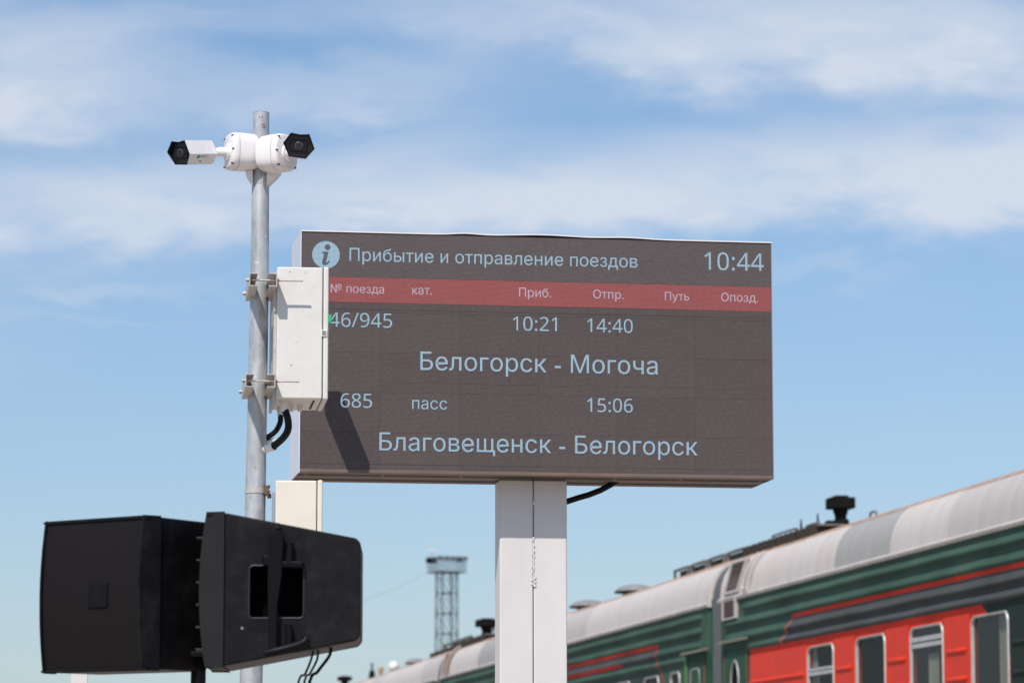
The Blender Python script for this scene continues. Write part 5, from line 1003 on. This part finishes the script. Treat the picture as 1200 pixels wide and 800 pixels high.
# ---- middle coach
B0, B1 = 41.93, 65.35
def XB(s): return s - B0
wB = [(XB(a), XB(b), 'single') for a, b in ((42.46, 42.98), (43.67, 44.22), (45.0, 45.93), (46.95, 47.85))] + [(XB(49.0 + 2.0 * k), XB(49.95 + 2.0 * k), 'single') for k in range(8)]
wB[0] = (XB(42.46), XB(42.98), 'split')
zones = [(0, 99, -9, 9, 0, GREEN), (XB(45.05), 99, H(1.98), H(2.145), 0.0, SLATE), (XB(45.1), 99, H(2.140), H(2.185), 0.0, RED), (XB(47.5), 99, H(1.985), H(2.028), 0.0, RED),
         (XB(45.03), XB(45.10), H(1.98), H(2.185), 0.3, RED), (XB(45.03), XB(45.10), H(1.6), H(1.98), -1.2, (0.5, .06, .05)), (-9, XB(43.25), -9, H(1.96), 0, (0.024, 0.075, 0.045)), (XB(45.03), 99, -9, H(1.84), 0, (0.034, .062, .05))]
cfg = dict(paint=coach_paint('middle_coach_livery', zones), windows=wB, ribs=[(XB(42.35), B1 - B0 - .3), (XB(42.35), B1 - B0 - .3), (XB(42.35), B1 - B0 - .3), (XB(43.35), B1 - B0 - .3)],
           seams=[0.0, 2.1, 4.2, 6.3, 8.4, 10.5, 12.6, 14.7, XB(58.6), XB(60.8), XB(62.6), B1 - B0 + .02], shade=lambda i: roof_grey if i == 8 else (roof_warm if i != 4 else roof_mid), panels=[])
cB = coach('middle passenger coach, green with thin red lines, half hidden by the board post', B0, B1, 0.0, -0.0022, cfg)
door(cB, XB(42.2), XB(43.12), None, 1.955)
m = MB(); m.box(XB(43.18), XB(43.24), SIDE, SIDE + .03, H(-.1), H(1.93)); m.build('corner_strip', mat('bright_green', (0.05, 0.26, 0.06), .45), cB)
for px in (690, 744.5): mushroom(cB, coach_local(cB, B0, px, 700, .62).x, .62, .30)
stack(cB, coach_local(cB, B0, 571, 735, 0.55).x, 0.55, 1.0, 0.62)
walkway(cB, XB(42.1), XB(46.5), .80, 8)
for a in (42.6, 43.7, 44.8, 45.9): hoop(cB, XB(a), XB(a + .9), .62, .13, .022)
walkway(cB, XB(61.6), XB(65.3), .42, 5); hoop(cB, XB(62.6), XB(64.0), .6, .18)
m = MB(); pp = [Vector((XB(64.3), SIDE - wd + .05, H(h) + .01)) for wd, h in ROOF[0:8]]; m.tube(smooth_path(pp, 4), .035, 8); m.build('roof_pipe', mat('pipe_brown', (.30, .22, .17), .7), cB)
louvre(cB, [(XB(64.35), SIDE + .01, H(2.60)), (XB(65.10), SIDE + .01, H(2.60)), (XB(65.05), SIDE - .075, H(2.985)), (XB(64.35), SIDE - .075, H(2.985))], 9)

# ---- far coach
C0, C1 = 65.98, 89.6
def XC(s): return s - C0
zones = [(0, 99, -9, 9, 0, GREEN), (XC(69), 99, H(2.14), H(2.185), 0, RED)]
cfg = dict(paint=coach_paint('far_coach_livery', zones), windows=[(2.2 + 2.05 * k, 3.2 + 2.05 * k, 'single') for k in range(10)], ribs=[(.4, C1 - C0 - .4)] * 4,
           seams=[0, 2.2, 4.4, 6.6, 8.8, 11, 13.2, 15.4, 17.6, 19.8, 22, C1 - C0], shade=lambda i: roof_warm if i % 4 else roof_mid, panels=[])
cC = coach('farthest passenger coach, only its pale curved roof showing below the lattice tower', C0, C1, -0.052, -0.0050, cfg)
stack(cC, coach_local(cC, C0, 404, 797, .6).x, .6, .85, .48)
for a in (66.3, 67.5, 68.8): hoop(cC, XC(a), XC(a + 1.1), .75, .20, .03)
walkway(cC, XC(66.0), XC(70.5), .7, 9)
for px in (487,): mushroom(cC, coach_local(cC, C0, px, 780, .6).x, .6, .22)

# ------------------------------------------------------------------ far things behind the train
# small things standing just beyond the train
wd_ = at(461.5, 780.5, 120)
dm = thing('dome_mast', 'round white dome showing just above the far coach roof', 'dome lamp', (wd_.x, wd_.y, -0.45))
m = MB(); r = 6.3 * 120 / F; zc_ = wd_.z + .45; n = 14
m.tube([(0, 0, zc_ + r * sin(-pi / 2 * .7 + (pi * .85) * i / n)) for i in range(n + 1)], [max(.01, r * cos(-pi / 2 * .7 + (pi * .85) * i / n)) for i in range(n + 1)], 28); m.build('dome', mat('dome_white', (0.82, 0.77, 0.68), .5), dm, ang=60)
m = MB(); m.tube([(0, 0, 0), (0, 0, zc_ - r * .8)], .06, 12); m.build('mast', roof_dark, dm)
wd_ = at(446, 785, 118)
tb = thing('signal_lamp', 'small tan lamp head left of the white dome, above the far coach roof', 'lamp', (wd_.x, wd_.y, -0.45))
m = MB(); z_ = wd_.z + .45; m.tube([(0, 0, z_ - .1), (0, 0, z_), (0, 0, z_ + .10), (0, 0, z_ + .14)], [.06, .10, .10, .05], 16); m.build('lamp_head', mat('tan_metal', (0.55, 0.36, 0.2), .5), tb)
m = MB(); m.tube([(0, 0, 0), (0, 0, z_ - .09)], .04, 10); m.build('mast', roof_dark, tb)
wd_ = at(436, 782, 116)
vb = thing('vent_mast', 'thin dark mast with a thick foot, left of the small tan lamp head', 'mast', (wd_.x, wd_.y, -0.45))
m = MB(); z_ = wd_.z + .45; m.tube([(0, 0, 0), (0, 0, z_ - .28), (0, 0, z_ - .12), (0, 0, z_ - .05), (0, 0, z_ + .12)], [.11, .11, .09, .03, .03], 12); m.build('shaft', soot, vb)
m = MB(); m.tube([(0, 0, z_ + .11), (0, 0, z_ + .16)], .05, 10); m.build('cap', soot, vb)

# lattice lighting tower
YT = 330.0
steel_far = mat('tower_steel', (0.13, 0.15, 0.155), .6, var=.2, vscale=2)
tw0 = at(523.5, 700, YT); kt = YT / F * 1.01
tower = thing('lighting_tower', 'tall steel lattice tower with a floodlight platform, far behind the train', 'lighting tower', (tw0.x, YT, -0.45), radians(24))
ztop = at(523, 671, YT).z + .45
hw = 0.78
corners = [(-hw, -hw), (hw, -hw), (hw, hw), (-hw, hw)]
for (a, b) in corners:
    m = MB(); m.tube([(a * 1.15, b * 1.15, 0), (a, b, ztop)], .085, 8); m.build('leg', steel_far, tower)
lev = 1.95; z = ztop; 
while z > 2:
    z2 = z - lev
    for i in range(4):
        a, b = corners[i], corners[(i + 1) % 4]
        m = MB(); m.tube([(a[0], a[1], z2), (b[0], b[1], z2)], .06, 6); m.build('girt', steel_far, tower)
        m = MB(); m.tube([(a[0], a[1], z), (b[0], b[1], z2)], .035, 5); m.tube([(b[0], b[1], z), (a[0], a[1], z2)], .035, 5); m.build('cross_brace', steel_far, tower)
    z = z2
m = MB(); pw_ = 1.45; m.box(-pw_, pw_, -pw_, pw_, ztop, ztop + .14); pf = m.build('platform', steel_far, tower)
for zz, r in ((.55, .035), (1.0, .035), (1.42, .075)):
    m = MB(); q = [(-pw_, -pw_, ztop + zz), (pw_, -pw_, ztop + zz), (pw_, pw_, ztop + zz), (-pw_, pw_, ztop + zz)]
    for i in range(4): m.tube([q[i], q[(i + 1) % 4]], r, 6)
    m.build('railing', steel_far, pf)
m = MB()
for i in range(9):
    f = -pw_ + 2 * pw_ * i / 8
    for sx in (-1, 1): m.tube([(f, sx * pw_, ztop), (f, sx * pw_, ztop + 1.42)], .018, 5); m.tube([(sx * pw_, f, ztop), (sx * pw_, f, ztop + 1.42)], .018, 5)
m.build('railing_posts', steel_far, pf)
for i, (fx, fy) in enumerate(((-1.3, -1), (-.65, -1), (0, -1), (.65, -1), (1.3, -1), (-1, .6), (-1, -.3), (1, 0), (1, .8))):
    x, y = (fx, -pw_ - .1) if fy == -1 else (fx * (pw_ + .1), fy)
    m = MB(); m.box(x - .19, x + .19, y - .15, y + .15, ztop + 1.20, ztop + 1.50); m.build('floodlight', mat('floodlight_dark', (.07, .08, .08), .5), tower, bevel=.03)
R24 = Matrix.Rotation(-radians(24), 3, 'Z')
q = R24 @ Vector((-1.45, 0, 0))
m = MB(); m.box(q.x - .45, q.x + .35, q.y - .4, q.y + .4, ztop + .95, ztop + 1.5); m.build('equipment_box', soot, tower)
m = MB(); m.tube([(q.x, q.y, ztop + 1.5), (q.x, q.y, ztop + 2.1)], .05, 6); m.box(q.x - .30, q.x + .30, q.y - .2, q.y + .2, ztop + 2.0, ztop + 2.30); m.build('antenna_housing', mat('antenna_white', (.8, .8, .77), .5), tower, bevel=.08)
wa = at(507, 667, YT); wb = at(430, 701, 250); wc = at(330, 760, 180)
m = MB(); P3 = [wa, wa.lerp(wb, .5) + Vector((0, 0, -.25)), wb, wb.lerp(wc, .5) + Vector((0, 0, -.3)), wc]
m.tube([inv(tower, p) for p in P3], .011, 5); m.build('cable', steel_far, tower)
